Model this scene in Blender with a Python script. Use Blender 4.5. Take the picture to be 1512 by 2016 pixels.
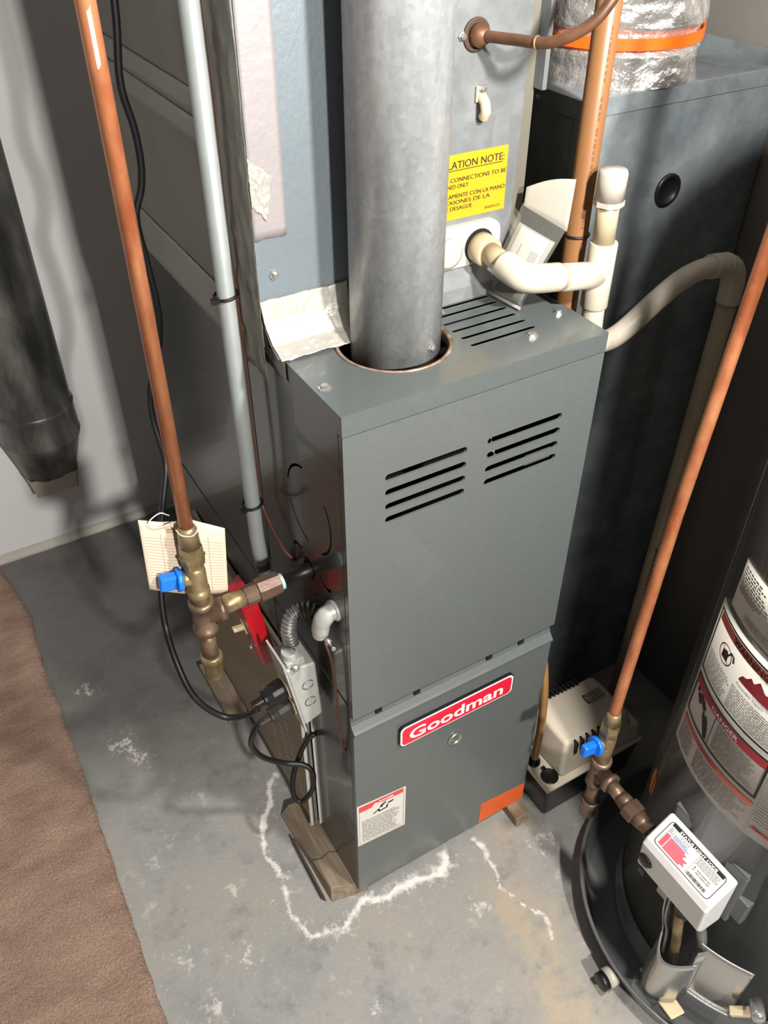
import bpy, bmesh, math, random
import numpy as np
from mathutils import Vector, Matrix

random.seed(7); rng = np.random.default_rng(7)
scene = bpy.context.scene
for o in list(bpy.data.objects): bpy.data.objects.remove(o)
COL = scene.collection

# ------------------------------------------------------------------ camera
cam_d = bpy.data.cameras.new('camera'); cam = bpy.data.objects.new('camera', cam_d); COL.objects.link(cam)
cam_d.sensor_fit = 'HORIZONTAL'; cam_d.sensor_width = 36.0; cam_d.lens = 1691.05 / 1512 * 36.0
cam_d.clip_start = 0.02
CAM = Vector((-0.3315, -0.6474, 1.487)); YAW, PITCH = 0.5329, 0.6951
fwd = Vector((math.sin(YAW) * math.cos(PITCH), math.cos(YAW) * math.cos(PITCH), -math.sin(PITCH)))
right = Vector((math.cos(YAW), -math.sin(YAW), 0)); up = right.cross(fwd)
cam.matrix_world = Matrix(((right.x, up.x, -fwd.x, CAM.x), (right.y, up.y, -fwd.y, CAM.y), (right.z, up.z, -fwd.z, CAM.z), (0, 0, 0, 1)))
scene.camera = cam

# ------------------------------------------------------------------ world, lights, exposure
w = bpy.data.worlds.new('room_ambience'); scene.world = w; w.use_nodes = True
bg = w.node_tree.nodes['Background']; bg.inputs[0].default_value = (1.0, 0.985, 0.96, 1); bg.inputs[1].default_value = 0.10
def lamp(name, kind, loc, power, size, col, target=None):
    d = bpy.data.lights.new(name, kind); d.energy = power; d.color = col
    if kind == 'POINT': d.shadow_soft_size = size
    else: d.shape = 'DISK'; d.size = size
    o = bpy.data.objects.new(name, d); COL.objects.link(o); o.location = loc
    if target: o.rotation_euler = (Vector(target) - Vector(loc)).to_track_quat('-Z', 'Y').to_euler()
    return o
lamp('work_light', 'POINT', (0.24, -0.59, 1.66), 66.0, 0.035, (1.0, 0.965, 0.92))
lamp('ceiling_light', 'AREA', (-0.12, -2.3, 2.12), 84.0, 0.12, (1.0, 0.96, 0.91), (-0.05, 0.8, 0.7))
vs = scene.view_settings
vs.view_transform = 'Standard'; vs.look = 'None'; vs.gamma = 1.0; vs.exposure = 0.0; vs.use_curve_mapping = False

# ------------------------------------------------------------------ materials
def lin(c):
    return tuple(((v / 255) / 12.92 if v / 255 <= 0.04045 else ((v / 255 + 0.055) / 1.055) ** 2.4) for v in c[:3]) + (1.0,)
class NT:
    def __init__(s, name):
        s.m = bpy.data.materials.new(name); s.m.use_nodes = True; s.t = s.m.node_tree
        s.b = s.t.nodes['Principled BSDF']; s.tc = s.t.nodes.new('ShaderNodeTexCoord')
    def n(s, kind, **kw):
        nd = s.t.nodes.new(kind)
        for k, v in kw.items():
            if k in nd.inputs.keys(): nd.inputs[k].default_value = v
            else: setattr(nd, k, v)
        return nd
    def l(s, a, b): s.t.links.new(a, b)
    def noise(s, scale, detail=4, rough=0.55, vec=None, stretch=None):
        nd = s.n('ShaderNodeTexNoise', Scale=scale, Detail=detail, Roughness=rough)
        src = vec or s.tc.outputs['Object']
        if stretch:
            mp = s.n('ShaderNodeMapping'); mp.inputs['Scale'].default_value = stretch; s.l(src, mp.inputs[0]); src = mp.outputs[0]
        s.l(src, nd.inputs['Vector']); return nd.outputs[0]
    def ramp(s, fac, stops):
        r = s.n('ShaderNodeValToRGB'); e = r.color_ramp.elements
        while len(e) < len(stops): e.new(0.5)
        for i, (p, c) in enumerate(stops): e[i].position = p; e[i].color = c if len(c) == 4 else tuple(c) + (1,)
        s.l(fac, r.inputs[0]); return r.outputs[0]
    def mix(s, fac, a, b):
        m = s.n('ShaderNodeMix', data_type='RGBA')
        for i, v in ((0, fac), (6, a), (7, b)):
            if isinstance(v, (float, int)): m.inputs[i].default_value = v
            elif isinstance(v, tuple): m.inputs[i].default_value = v
            else: s.l(v, m.inputs[i])
        return m.outputs[2]
    def bump(s, h, strength, dist=0.002):
        b = s.n('ShaderNodeBump', Strength=strength, Distance=dist); s.l(h, b.inputs['Height']); s.l(b.outputs[0], s.b.inputs['Normal'])
MATS = {}
def mat(name, col, rough=0.5, metal=0.0, var=0.0, scale=40, bump=0.0, bscale=None, col2=None, coat=0.0, trans=0.0, alpha=1.0, stretch=None, bdist=0.002, spec=0.5, lo=0.35, hi=0.65):
    if name in MATS: return MATS[name]
    N = NT(name); c = lin(col); b = N.b
    b.inputs['Roughness'].default_value = rough; b.inputs['Metallic'].default_value = metal
    b.inputs['Coat Weight'].default_value = coat; b.inputs['Transmission Weight'].default_value = trans
    b.inputs['Alpha'].default_value = alpha; b.inputs['Specular IOR Level'].default_value = spec
    if var or col2:
        f = N.noise(scale, 5, 0.6, stretch=stretch)
        d = lin(col2) if col2 else tuple(max(0, v * (1 - var)) for v in c[:3]) + (1,)
        N.l(N.ramp(f, [(lo, d), (hi, c)]), b.inputs['Base Color'])
    else:
        f = N.noise(scale, 2); N.l(N.ramp(f, [(0.3, tuple(v * 0.97 for v in c[:3])), (0.7, c)]), b.inputs['Base Color'])
    if bump: N.bump(N.noise(bscale or scale * 3, 4, stretch=stretch), bump, bdist)
    MATS[name] = N.m; return N.m
def galv(name, col, col2, rough=0.45, metal=0.3, spangle=55, streak=None):
    N = NT(name); v = N.n('ShaderNodeTexVoronoi', Scale=spangle); N.l(N.tc.outputs['Object'], v.inputs['Vector'])
    f = N.noise(9, 6, 0.65, stretch=streak); g = N.noise(60, 4, 0.6)
    a = N.ramp(f, [(0.3, lin(col2)), (0.7, lin(col))])
    s = N.ramp(v.outputs['Color'], [(0.0, (0.72, 0.72, 0.72)), (1.0, (1.12, 1.12, 1.12))])
    m = N.n('ShaderNodeMix', data_type='RGBA', blend_type='MULTIPLY'); m.inputs[0].default_value = 0.55
    N.l(a, m.inputs[6]); N.l(s, m.inputs[7]); N.l(m.outputs[2], N.b.inputs['Base Color'])
    N.l(N.ramp(g, [(0.3, (rough - .1,) * 3), (0.7, (rough + .12,) * 3)]), N.b.inputs['Roughness'])
    N.b.inputs['Metallic'].default_value = metal; N.bump(f, 0.12, 0.004); MATS[name] = N.m; return N.m

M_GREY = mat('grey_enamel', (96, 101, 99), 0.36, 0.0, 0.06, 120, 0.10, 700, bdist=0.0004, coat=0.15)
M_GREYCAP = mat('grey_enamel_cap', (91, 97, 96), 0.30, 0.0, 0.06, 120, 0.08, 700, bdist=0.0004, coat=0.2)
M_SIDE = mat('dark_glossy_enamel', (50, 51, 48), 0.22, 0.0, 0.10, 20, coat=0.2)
M_BLACKIN = mat('inner_shade_black', (14, 14, 14), 0.8)  # black colour stands in for shade inside the cabinet and its openings
M_GALV = galv('galvanized_sheet', (140, 144, 145), (120, 124, 126))
M_GALVD = galv('weathered_galvanized', (146, 154, 157), (100, 109, 113), 0.5, 0.2, 40)
M_GALVP = galv('galvanized_flue', (212, 215, 214), (138, 141, 144), 0.42, 0.15, 170, (1, 1, 0.25))
M_EMBOSS = mat('embossed_aluminized_steel', (124, 134, 140), 0.42, 0.25, 0.08, 15, 0.35, 220, stretch=(1, 1, 0.5))
M_PLENUM = mat('dull_duct_steel', (128, 124, 112), 0.55, 0.35, 0.14, 8)
M_FOIL = mat('aluminium_foil_tape', (206, 202, 192), 0.36, 0.5, 0.06, 20, 0.35, 70, bdist=0.002)
M_TAPE = mat('matte_foil_tape', (156, 149, 149), 0.5, 0.2, 0.06, 15, 0.3, 120)
M_TAPED = mat('dull_grey_tape', (142, 138, 128), 0.45, 0.4, 0.12, 12, 0.3, 80)
M_FLEX = mat('silver_foil_jacket', (236, 233, 228), 0.26, 0.8, 0.1, 12, 1.0, 38, bdist=0.008)
M_COPPER = mat('copper', (206, 140, 98), 0.38, 0.4, 0, 26, col2=(160, 90, 56), stretch=(1, 1, .4))
M_COPPERD = mat('tarnished_copper', (122, 86, 62), 0.48, 0.35, 0, 26, col2=(86, 58, 42))
M_BRASS = mat('dull_brass', (166, 146, 108), 0.4, 0.5, 0, 30, col2=(112, 96, 68), bump=.1, bscale=200)
M_IRON = mat('brown_gas_pipe', (138, 116, 96), 0.42, 0.55, 0, 30, col2=(96, 76, 62), bump=.15, bscale=150)
M_IRONB = mat('black_iron_pipe', (44, 36, 34), 0.4, 0.5, 0.2, 30)
M_UNION = mat('brown_malleable_iron', (112, 88, 78), 0.42, 0.5, 0.2, 40, .12, 200)
M_TEFLON = mat('pale_blue_thread_tape', (176, 206, 214), 0.6)
M_BLUE = mat('blue_plastic', (22, 118, 226), 0.35)
M_PAPER = mat('manila_card', (226, 206, 180), 0.8, var=0.05, scale=15)
M_PRINT = mat('grey_print', (132, 118, 110), 0.8)
M_INK = mat('black_print', (26, 24, 24), 0.6)
M_FINE = mat('fine_grey_print', (140, 136, 130), 0.7)
M_STRING = mat('white_string', (214, 210, 204), 0.6)
M_CORD = mat('black_rubber_cord', (18, 18, 18), 0.48)
M_CORDG = mat('dusty_black_rubber', (52, 48, 42), 0.6, 0, .25, 60)
M_CONDUIT = mat('grey_conduit', (150, 156, 154), 0.45, 0.15, 0.1, 30)
M_WIRE = mat('brown_wire_jacket', (86, 50, 38), 0.5)
M_REDP = mat('red_plastic', (196, 16, 30), 0.35, coat=.2)
M_IVORY = mat('ivory_plastic', (214, 196, 160), 0.5)
M_ZINC = mat('zinc_plate', (200, 200, 194), 0.42, 0.3, 0.14, 40, .1, 150)
M_FLEXC = mat('flexible_metal_conduit', (142, 142, 138), 0.4, 0.65, 0.12, 50)
M_CARD = mat('brown_cardboard', (150, 134, 114), 0.75, var=0.14, scale=6)
M_WHITEP = mat('white_painted_metal', (208, 204, 196), 0.45, var=.06)
M_WOOD = mat('weathered_wood', (150, 134, 114), 0.75, 0, 0, 18, .3, 60, col2=(116, 100, 82), stretch=(6, .6, 6))
M_WOODD = mat('dark_weathered_wood', (92, 78, 68), 0.8, 0, 0, 18, .3, 60, col2=(64, 54, 48), stretch=(6, .6, 6))
M_PVC = mat('aged_white_pvc', (206, 197, 178), 0.32, 0, 0.05, 20)
M_PVCY = mat('yellowed_pvc', (188, 172, 142), 0.38, 0, 0.12, 18)
M_PVCW = mat('white_pvc', (192, 186, 174), 0.32)
M_BROWNP = mat('stained_brown_plastic', (146, 102, 64), 0.4, 0, 0.16, 14, stretch=(1, 1, .2))
M_YEL = mat('yellow_label', (206, 158, 22), 0.6)
M_WLAB = mat('white_label', (226, 222, 214), 0.45, var=.03)
M_GLAB = mat('pale_grey_label', (206, 202, 192), 0.42, var=.03)
M_RED = mat('red_print', (232, 74, 66), 0.5)
M_RED2 = mat('dark_red_print', (170, 40, 52), 0.5)
M_RED3 = mat('faded_red_print', (196, 92, 76), 0.5)
M_PINK = mat('pink_red_print', (234, 92, 112), 0.5)
M_BLU2 = mat('pale_blue_print', (120, 150, 214), 0.5)
M_LOGO = mat('brand_red', (226, 34, 58), 0.35)
M_WHITE = mat('brand_white', (244, 242, 240), 0.35)
M_BLK = mat('black_plastic', (20, 20, 21), 0.4)
M_ORA = mat('orange_sticker', (226, 96, 36), 0.45, var=.08, scale=20)
M_ORAS = mat('orange_plastic_strap', (252, 100, 22), 0.4)
M_SCREW = mat('zinc_screw', (190, 190, 184), 0.3, 0.8)
M_GLASS = mat('sight_glass', (190, 190, 176), 0.12, 0, 0, coat=.8)
M_CREAM = mat('cream_plastic', (224, 212, 192), 0.45, var=.06, scale=9)
M_TANK = mat('black_tank_plastic', (15, 15, 16), 0.22)
M_TUBE = mat('amber_vinyl_tube', (176, 130, 78), 0.25, 0, .2, 30)
M_HEAT = mat('charcoal_enamel', (74, 76, 73), 0.26, 0, 0.05, 30, coat=.25)
M_PAN = mat('black_glossy_pan', (112, 114, 114), 0.28, 0.2, 0.1, 12, coat=.2)
M_SHINE = mat('polished_grey_steel', (196, 194, 190), 0.2, 0.75)
M_GREYP = mat('grey_plastic', (92, 94, 94), 0.45)
M_GCW = mat('white_control_plastic', (228, 226, 224), 0.35)
M_GCG = mat('light_grey_control_plastic', (196, 190, 182), 0.4)
M_POUCH = mat('clear_plastic_sleeve', (196, 194, 186), 0.18, 0, trans=.0, alpha=.16)
M_SHEET = mat('folded_white_paper', (150, 148, 140), 0.7)
M_DARKP = mat('dark_photo_print', (72, 70, 66), 0.6, var=.2, scale=60, stretch=(4, 1, 1))
M_STOVE = mat('old_dark_duct', (132, 130, 124), 0.4, 0.35, 0, 12, col2=(72, 74, 74), lo=.42, hi=.66, stretch=(1, 1, .35))
M_WHPAINT = mat('old_white_paint', (196, 190, 180), 0.7, var=.08, scale=12)
M_RUST = mat('rusty_collar', (190, 172, 156), 0.5, 0.5, 0, 40, col2=(120, 84, 62))

def mat_wall():
    N = NT('white_painted_block')
    f = N.noise(2.2, 5); g = N.noise(7, 6, .65)
    sx = N.n('ShaderNodeSeparateXYZ'); N.l(N.tc.outputs['Object'], sx.inputs[0])
    r = N.n('ShaderNodeMapRange'); r.inputs[1].default_value = 0.10; r.inputs[2].default_value = 0.10; r.inputs[3].default_value = 1; r.inputs[4].default_value = 0
    N.l(sx.outputs[2], r.inputs[0])
    mu = N.n('ShaderNodeMath', operation='MULTIPLY'); N.l(r.outputs[0], mu.inputs[0]); N.l(g, mu.inputs[1])
    base = N.ramp(f, [(0.3, lin((222, 221, 219))), (0.7, lin((234, 234, 233)))])
    N.l(N.mix(mu.outputs[0], base, lin((176, 160, 146))), N.b.inputs['Base Color'])
    N.b.inputs['Roughness'].default_value = 0.7; N.bump(N.noise(90, 4), 0.12, 0.002); return N.m
def halve(N, s):
    h = N.n('ShaderNodeMath', operation='MULTIPLY'); N.l(s, h.inputs[0]); h.inputs[1].default_value = .5; return h.outputs[0]
def mat_floor():
    N = NT('stained_concrete')
    a = N.n('ShaderNodeAttribute', attribute_name='stain_shade'); sp = N.n('ShaderNodeSeparateColor'); N.l(a.outputs['Color'], sp.inputs[0])
    f1 = N.noise(5, 7, .62); f2 = N.noise(26, 6, .62); f3 = N.noise(75, 5, .6)
    slate, grey, tan = lin((132, 132, 131)), lin((158, 156, 151)), lin((166, 158, 144))
    c = N.ramp(f1, [(0.30, slate), (0.5, grey), (0.70, tan)])
    c = N.mix(N.ramp(f2, [(0.36, (.0,) * 3), (0.66, (.4,) * 3)]), c, lin((146, 145, 142)))
    wh = N.ramp(f2, [(0.60, (0,) * 3), (0.74, (.55,) * 3)])
    c = N.mix(wh, c, lin((208, 204, 194)))
    f5 = N.noise(150, 4, .7); f6 = N.noise(13, 8, .7)
    c = N.mix(N.ramp(f5, [(0.58, (0,) * 3), (0.72, (.5,) * 3)]), c, lin((200, 198, 192)))
    c = N.mix(N.ramp(f6, [(0.28, (.75,) * 3), (0.47, (0,) * 3)]), c, lin((108, 109, 110)))
    c = N.mix(N.ramp(f6, [(0.58, (0,) * 3), (0.72, (.4,) * 3)]), c, lin((168, 164, 148)))
    m2 = N.n('ShaderNodeMath', operation='MULTIPLY'); N.l(N.ramp(f2, [(0.34, (0,) * 3), (0.56, (1,) * 3)]), m2.inputs[0]); N.l(sp.outputs[1], m2.inputs[1])
    c = N.mix(m2.outputs[0], c, lin((178, 164, 144)))
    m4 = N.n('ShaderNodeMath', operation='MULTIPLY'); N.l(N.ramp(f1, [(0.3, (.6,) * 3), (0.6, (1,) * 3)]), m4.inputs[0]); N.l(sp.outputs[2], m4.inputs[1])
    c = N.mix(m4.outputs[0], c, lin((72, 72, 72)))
    f4 = N.noise(62, 9, .78); m3 = N.n('ShaderNodeMath', operation='MULTIPLY_ADD'); N.l(f4, m3.inputs[0]); m3.inputs[1].default_value = 1.9; N.l(sp.outputs[0], m3.inputs[2])
    c = N.mix(N.ramp(halve(N, m3.outputs[0]), [(0.60, (0,) * 3), (0.66, (.4,) * 3), (0.80, (1,) * 3)]), c, lin((238, 234, 226)))
    N.l(c, N.b.inputs['Base Color']); N.l(N.ramp(f2, [(0.3, (.42,) * 3), (0.7, (.7,) * 3)]), N.b.inputs['Roughness'])
    N.bump(f3, 0.25, 0.003); return N.m
def mat_carpet():
    N = NT('brown_carpet_pile')
    f1 = N.noise(10, 5, .6, stretch=(1, 2.2, 1)); f2 = N.noise(230, 3, .7)
    c = N.ramp(f1, [(0.3, lin((146, 118, 101))), (0.55, lin((168, 140, 122))), (0.75, lin((180, 155, 133)))])
    m = N.n('ShaderNodeMix', data_type='RGBA', blend_type='MULTIPLY'); m.inputs[0].default_value = .8
    N.l(c, m.inputs[6]); N.l(N.ramp(f2, [(0.3, (.55,) * 3), (0.7, (1.2,) * 3)]), m.inputs[7]); N.l(m.outputs[2], N.b.inputs['Base Color'])
    N.b.inputs['Roughness'].default_value = 0.95; N.bump(f2, 0.9, 0.004); return N.m

# ------------------------------------------------------------------ mesh helpers
V3 = lambda p: np.array(p, float)
class MB:
    def __init__(s): s.v = []; s.f = []; s.sm = []
    def add(s, vs, fs, smooth=False):
        k = len(s.v); s.v += [tuple(map(float, p)) for p in vs]; s.f += [tuple(i + k for i in f) for f in fs]
        s.sm += [smooth] * len(fs) if isinstance(smooth, bool) else list(smooth); return s
    def box(s, a, b):
        x0, y0, z0 = a; x1, y1, z1 = b
        return s.add([(x0, y0, z0), (x1, y0, z0), (x1, y1, z0), (x0, y1, z0), (x0, y0, z1), (x1, y0, z1), (x1, y1, z1), (x0, y1, z1)],
                     [(0, 3, 2, 1), (4, 5, 6, 7), (0, 1, 5, 4), (1, 2, 6, 5), (2, 3, 7, 6), (3, 0, 4, 7)])
    def hexa(s, p):  # eight corners: bottom ring, top ring
        return s.add(p, [(0, 3, 2, 1), (4, 5, 6, 7), (0, 1, 5, 4), (1, 2, 6, 5), (2, 3, 7, 6), (3, 0, 4, 7)])
    def obox(s, c, ax, size):  # centred oriented box, ax = 3 unit axes
        c = V3(c); a = [V3(q) / np.linalg.norm(q) * h / 2 for q, h in zip(ax, size)]
        sg = [(-1, -1, -1), (1, -1, -1), (1, 1, -1), (-1, 1, -1), (-1, -1, 1), (1, -1, 1), (1, 1, 1), (-1, 1, 1)]
        return s.hexa([c + i * a[0] + j * a[1] + k * a[2] for i, j, k in sg])
    def tube(s, path, r, n=14, cap=True, phase=0.0, smooth=True):
        P = [V3(p) for p in path]; R = list(r) if hasattr(r, '__len__') else [r] * len(P); k0 = []
        T = []
        for i in range(len(P)):
            t = (P[min(i + 1, len(P) - 1)] - P[max(i - 1, 0)]); T.append(t / (np.linalg.norm(t) + 1e-12))
        a = V3((0, 0, 1)) if abs(T[0][2]) < 0.9 else V3((1, 0, 0))
        u = np.cross(T[0], a); u /= np.linalg.norm(u); vs = []
        for i, p in enumerate(P):
            u = u - T[i] * (u @ T[i]); u /= np.linalg.norm(u); v = np.cross(T[i], u)
            for j in range(n):
                q = 2 * math.pi * j / n + phase; vs.append(p + R[i] * (math.cos(q) * u + math.sin(q) * v))
        fs = [(i * n + j, i * n + (j + 1) % n, (i + 1) * n + (j + 1) % n, (i + 1) * n + j) for i in range(len(P) - 1) for j in range(n)]
        sm = [smooth] * len(fs)
        if cap: fs += [tuple(range(n))[::-1], tuple((len(P) - 1) * n + j for j in range(n))]; sm += [False, False]
        return s.add(vs, fs, sm)
    def lathe(s, o, d, prof, n=20, phase=0.0, smooth=True, cap=True):
        o = V3(o); d = V3(d); d /= np.linalg.norm(d)
        return s.tubeseg([o + d * t for t, r in prof], [r for t, r in prof], d, n, phase, smooth, cap)
    def tubeseg(s, P, R, d, n, phase, smooth, cap):
        a = V3((0, 0, 1)) if abs(d[2]) < 0.9 else V3((1, 0, 0)); u = np.cross(d, a); u /= np.linalg.norm(u); v = np.cross(d, u); vs = []
        for p, r in zip(P, R):
            for j in range(n):
                q = 2 * math.pi * j / n + phase; vs.append(p + max(r, 1e-5) * (math.cos(q) * u + math.sin(q) * v))
        fs = [(i * n + j, i * n + (j + 1) % n, (i + 1) * n + (j + 1) % n, (i + 1) * n + j) for i in range(len(P) - 1) for j in range(n)]
        sm = [smooth] * len(fs)
        if cap: fs += [tuple(range(n))[::-1], tuple((len(P) - 1) * n + j for j in range(n))]; sm += [False, False]
        return s.add(vs, fs, sm)
    def grid(s, fn, nu, nv, smooth=True):
        vs = [fn(i / nu, j / nv) for j in range(nv + 1) for i in range(nu + 1)]
        fs = [(j * (nu + 1) + i, j * (nu + 1) + i + 1, (j + 1) * (nu + 1) + i + 1, (j + 1) * (nu + 1) + i) for j in range(nv) for i in range(nu)]
        return s.add(vs, fs, smooth)
    def sheet(s, fn, nu, nv, thick, nrm, smooth=True):  # grid with thickness along nrm(u,v)
        top = [V3(fn(i / nu, j / nv)) for j in range(nv + 1) for i in range(nu + 1)]
        nn = [V3(nrm(i / nu, j / nv)) if callable(nrm) else V3(nrm) for j in range(nv + 1) for i in range(nu + 1)]
        bot = [p - q * thick for p, q in zip(top, nn)]; W = nu + 1; k = len(top)
        fs = []; sm = []
        for j in range(nv):
            for i in range(nu):
                a = j * W + i; fs += [(a, a + 1, a + 1 + W, a + W), (k + a, k + a + W, k + a + W + 1, k + a + 1)]; sm += [smooth, smooth]
        ring = [i for i in range(W)] + [j * W + nu for j in range(1, nv + 1)] + [nv * W + i for i in range(nu - 1, -1, -1)] + [j * W for j in range(nv - 1, 0, -1)]
        for a, b in zip(ring, ring[1:] + ring[:1]): fs.append((a, k + a, k + b, b)); sm.append(False)
        return s.add(top + bot, fs, sm)
    def build(s, name, m, parent=None, bevel=0.0, seg=2, origin=None, kind=None, recalc=True):
        o0 = V3(origin) if origin is not None else (ORG[parent.name] if parent is not None else V3((0, 0, 0)))
        me = bpy.data.meshes.new(name); me.from_pydata([tuple(V3(p) - o0) for p in s.v], [], s.f)
        me.polygons.foreach_set('use_smooth', s.sm); me.update()
        if bevel or recalc:
            bm = bmesh.new(); bm.from_mesh(me)
            bmesh.ops.recalc_face_normals(bm, faces=bm.faces)
            if bevel:
                ed = [e for e in bm.edges if len(e.link_faces) == 2 and e.calc_face_angle(0) > 0.6]
                bmesh.ops.bevel(bm, geom=ed, offset=bevel, segments=seg, affect='EDGES', profile=0.5, clamp_overlap=True)
            bm.to_mesh(me); bm.free()
        return link(name, me, m, parent, o0, kind)
ORG = {}
def link(name, me, m, parent, o0, kind=None):
    if m: me.materials.append(m)
    o = bpy.data.objects.new(name, me); COL.objects.link(o)
    if parent is not None: o.parent = parent
    else: o.location = tuple(o0)
    if kind: o['kind'] = kind
    ORG[o.name] = V3(o0); return o
def thing(name, label, cat, loc=(0, 0, 0), group=None):
    o = bpy.data.objects.new(name, None); COL.objects.link(o); o.location = loc; o.empty_display_size = 0.03
    o['label'] = label; o['category'] = cat
    if group: o['group'] = group
    ORG[o.name] = V3(loc); return o
def tag(o, label, cat, group=None):
    o['label'] = label; o['category'] = cat
    if group: o['group'] = group
    return o
def plane(O, U, V):
    O, U, V = V3(O), V3(U), V3(V); Nn = np.cross(U, V)
    return lambda u, v, n=0.0: O + u * U + v * V + n * Nn
FRONT = plane((0, 0, 0), (1, 0, 0), (0, 0, 1))          # furnace front, u = x, v = z, n toward the room
COILF = plane((0, 0.17, 0), (1, 0, 0), (0, 0, 1))
SIDE = plane((0, 0, 0), (0, -1, 0), (0, 0, 1))          # furnace left side, u = -y
TOP = plane((0, 0, 0), (1, 0, 0), (0, 1, 0))
HC, HR = (0.55, -0.35), 0.2                              # water heater axis and radius
def cyl(r):
    return lambda u, v, n=0.0: V3((HC[0] + (r + n) * math.cos(u / r), HC[1] + (r + n) * math.sin(u / r), v))
def rrect(a, b, c, d, r, n=5):
    P = []
    for cx, cy, q in ((c - r, b + r, -90), (c - r, d - r, 0), (a + r, d - r, 90), (a + r, b + r, 180)):
        for i in range(n + 1):
            t = math.radians(q + 90 * i / n); P.append((cx + r * math.cos(t), cy + r * math.sin(t)))
    return P
def ring(cx, cy, r, n=36, sx=1.0): return [(cx + sx * r * math.cos(2 * math.pi * i / n), cy + r * math.sin(2 * math.pi * i / n)) for i in range(n)]
def arcslot(cx, cy, r, a0, a1, wdt, n=14):
    A = [math.radians(a0 + (a1 - a0) * i / n) for i in range(n + 1)]
    return [(cx + (r + wdt / 2) * math.cos(t), cy + (r + wdt / 2) * math.sin(t)) for t in A] + [(cx + (r - wdt / 2) * math.cos(t), cy + (r - wdt / 2) * math.sin(t)) for t in A[::-1]]
def curve_mesh(cu):
    t = bpy.data.objects.new('tmp', cu); me = bpy.data.meshes.new_from_object(t); bpy.data.objects.remove(t); bpy.data.curves.remove(cu); return me
def plate(name, outer, holes, n0, n1, mp, m, parent=None, origin=None, kind=None):
    cu = bpy.data.curves.new('tmp', 'CURVE'); cu.dimensions = '2D'; cu.fill_mode = 'BOTH'; cu.extrude = abs(n1 - n0) / 2
    for lp in [outer] + holes:
        sp = cu.splines.new('POLY'); sp.points.add(len(lp) - 1); sp.use_cyclic_u = True
        for p, q in zip(sp.points, lp): p.co = (q[0], q[1], 0, 1)
    me = curve_mesh(cu); me.name = name
    o0 = V3(origin) if origin is not None else (ORG[parent.name] if parent is not None else V3((0, 0, 0)))
    mid = (n0 + n1) / 2
    for v in me.vertices: v.co = Vector(mp(v.co.x, v.co.y, v.co.z + mid) - o0)
    bm = bmesh.new(); bm.from_mesh(me); bmesh.ops.remove_doubles(bm, verts=bm.verts, dist=1e-6); bmesh.ops.recalc_face_normals(bm, faces=bm.faces); bm.to_mesh(me); bm.free()
    for p in me.polygons: p.use_smooth = False
    return link(name, me, m, parent, o0, kind)
def text(name, s, u, v, h, mp, m, parent, width=None, bold=0.0, n=0.0006, align='LEFT', extrude=0.0, shear=0.0, rot=0.0):
    cu = bpy.data.curves.new('tmp', 'FONT'); cu.body = s; cu.size = 1.0; cu.align_x = align; cu.offset = bold; cu.shear = shear; cu.resolution_u = 3
    me = curve_mesh(cu); me.name = name
    xs = [q.co.x for q in me.vertices] or [0, 1]; ys = [q.co.y for q in me.vertices] or [0, 1]
    sy = h / 0.7; sx = sy
    if width: sx = width / (max(xs) - min(xs))
    x0 = min(xs) if align == 'LEFT' else 0
    o0 = ORG[parent.name]; cr, sr = math.cos(rot), math.sin(rot)
    for q in me.vertices:
        a, b = (q.co.x - x0) * sx, q.co.y * sy
        q.co = Vector(mp(u + a * cr - b * sr, v + a * sr + b * cr, n) - o0)
    return link(name, me, m, parent, o0)
def greek(name, u0, v0, u1, v1, rows, mp, m, parent, n=0.0005, fill=0.5, seed=1, wl=(1.2, 5), just=0.9, cell=None):
    r = random.Random(seed); b = MB(); rh = (v1 - v0) / rows; cw = rh * 0.55
    for i in range(rows):
        y = v1 - (i + 0.75) * rh; x = u0; end = u0 + (u1 - u0) * r.uniform(just, 1)
        while x < end - cw:
            L = min(r.uniform(*wl) * cw, end - x)
            b.add([mp(x, y, n), mp(x + L, y, n), mp(x + L, y + rh * fill, n), mp(x, y + rh * fill, n)], [(0, 1, 2, 3)]); x += L + cw * 0.6
    return b.build(name, m, parent, recalc=False)
def quad(name, pts, mp, m, parent, n=0.0004, nu=1):
    """flat print: polygon in label coordinates"""
    b = MB(); b.add([mp(p[0], p[1], n) for p in pts], [tuple(range(len(pts)))]); return b.build(name, m, parent, recalc=False)
def rect(name, a, b, c, d, mp, m, parent, n=0.0004, nu=1, thick=0.0):
    k = MB()
    if thick: k.sheet(lambda u, v: mp(a + (c - a) * u, b + (d - b) * v, n), nu, 1, thick, lambda u, v: mp(a + (c - a) * u, b + (d - b) * v, 1) - mp(a + (c - a) * u, b + (d - b) * v, 0))
    else: k.grid(lambda u, v: mp(a + (c - a) * u, b + (d - b) * v, n), nu, 1)
    return k.build(name, m, parent, recalc=False)
def frame(name, a, b, c, d, t, mp, m, parent, n=0.0006, nu=24):
    k = MB()
    for (p, q, r, s, kk) in ((a, b, c, b + t, nu), (a, d - t, c, d, nu), (a, b, a + t, d, 1), (c - t, b, c, d, 1)):
        k.grid(lambda u, v: mp(p + (r - p) * u, q + (s - q) * v, n), kk, 1)
    return k.build(name, m, parent, recalc=False)
def catmull(P, k=8):
    P = [V3(p) for p in P]; Q = [2 * P[0] - P[1]] + P + [2 * P[-1] - P[-2]]; out = []
    for i in range(1, len(Q) - 2):
        a, b, c, d = Q[i - 1:i + 3]
        for j in range(k):
            t = j / k; out.append(0.5 * (2 * b + (c - a) * t + (2 * a - 5 * b + 4 * c - d) * t * t + (-a + 3 * b - 3 * c + d) * t ** 3))
    return out + [P[-1]]
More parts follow.
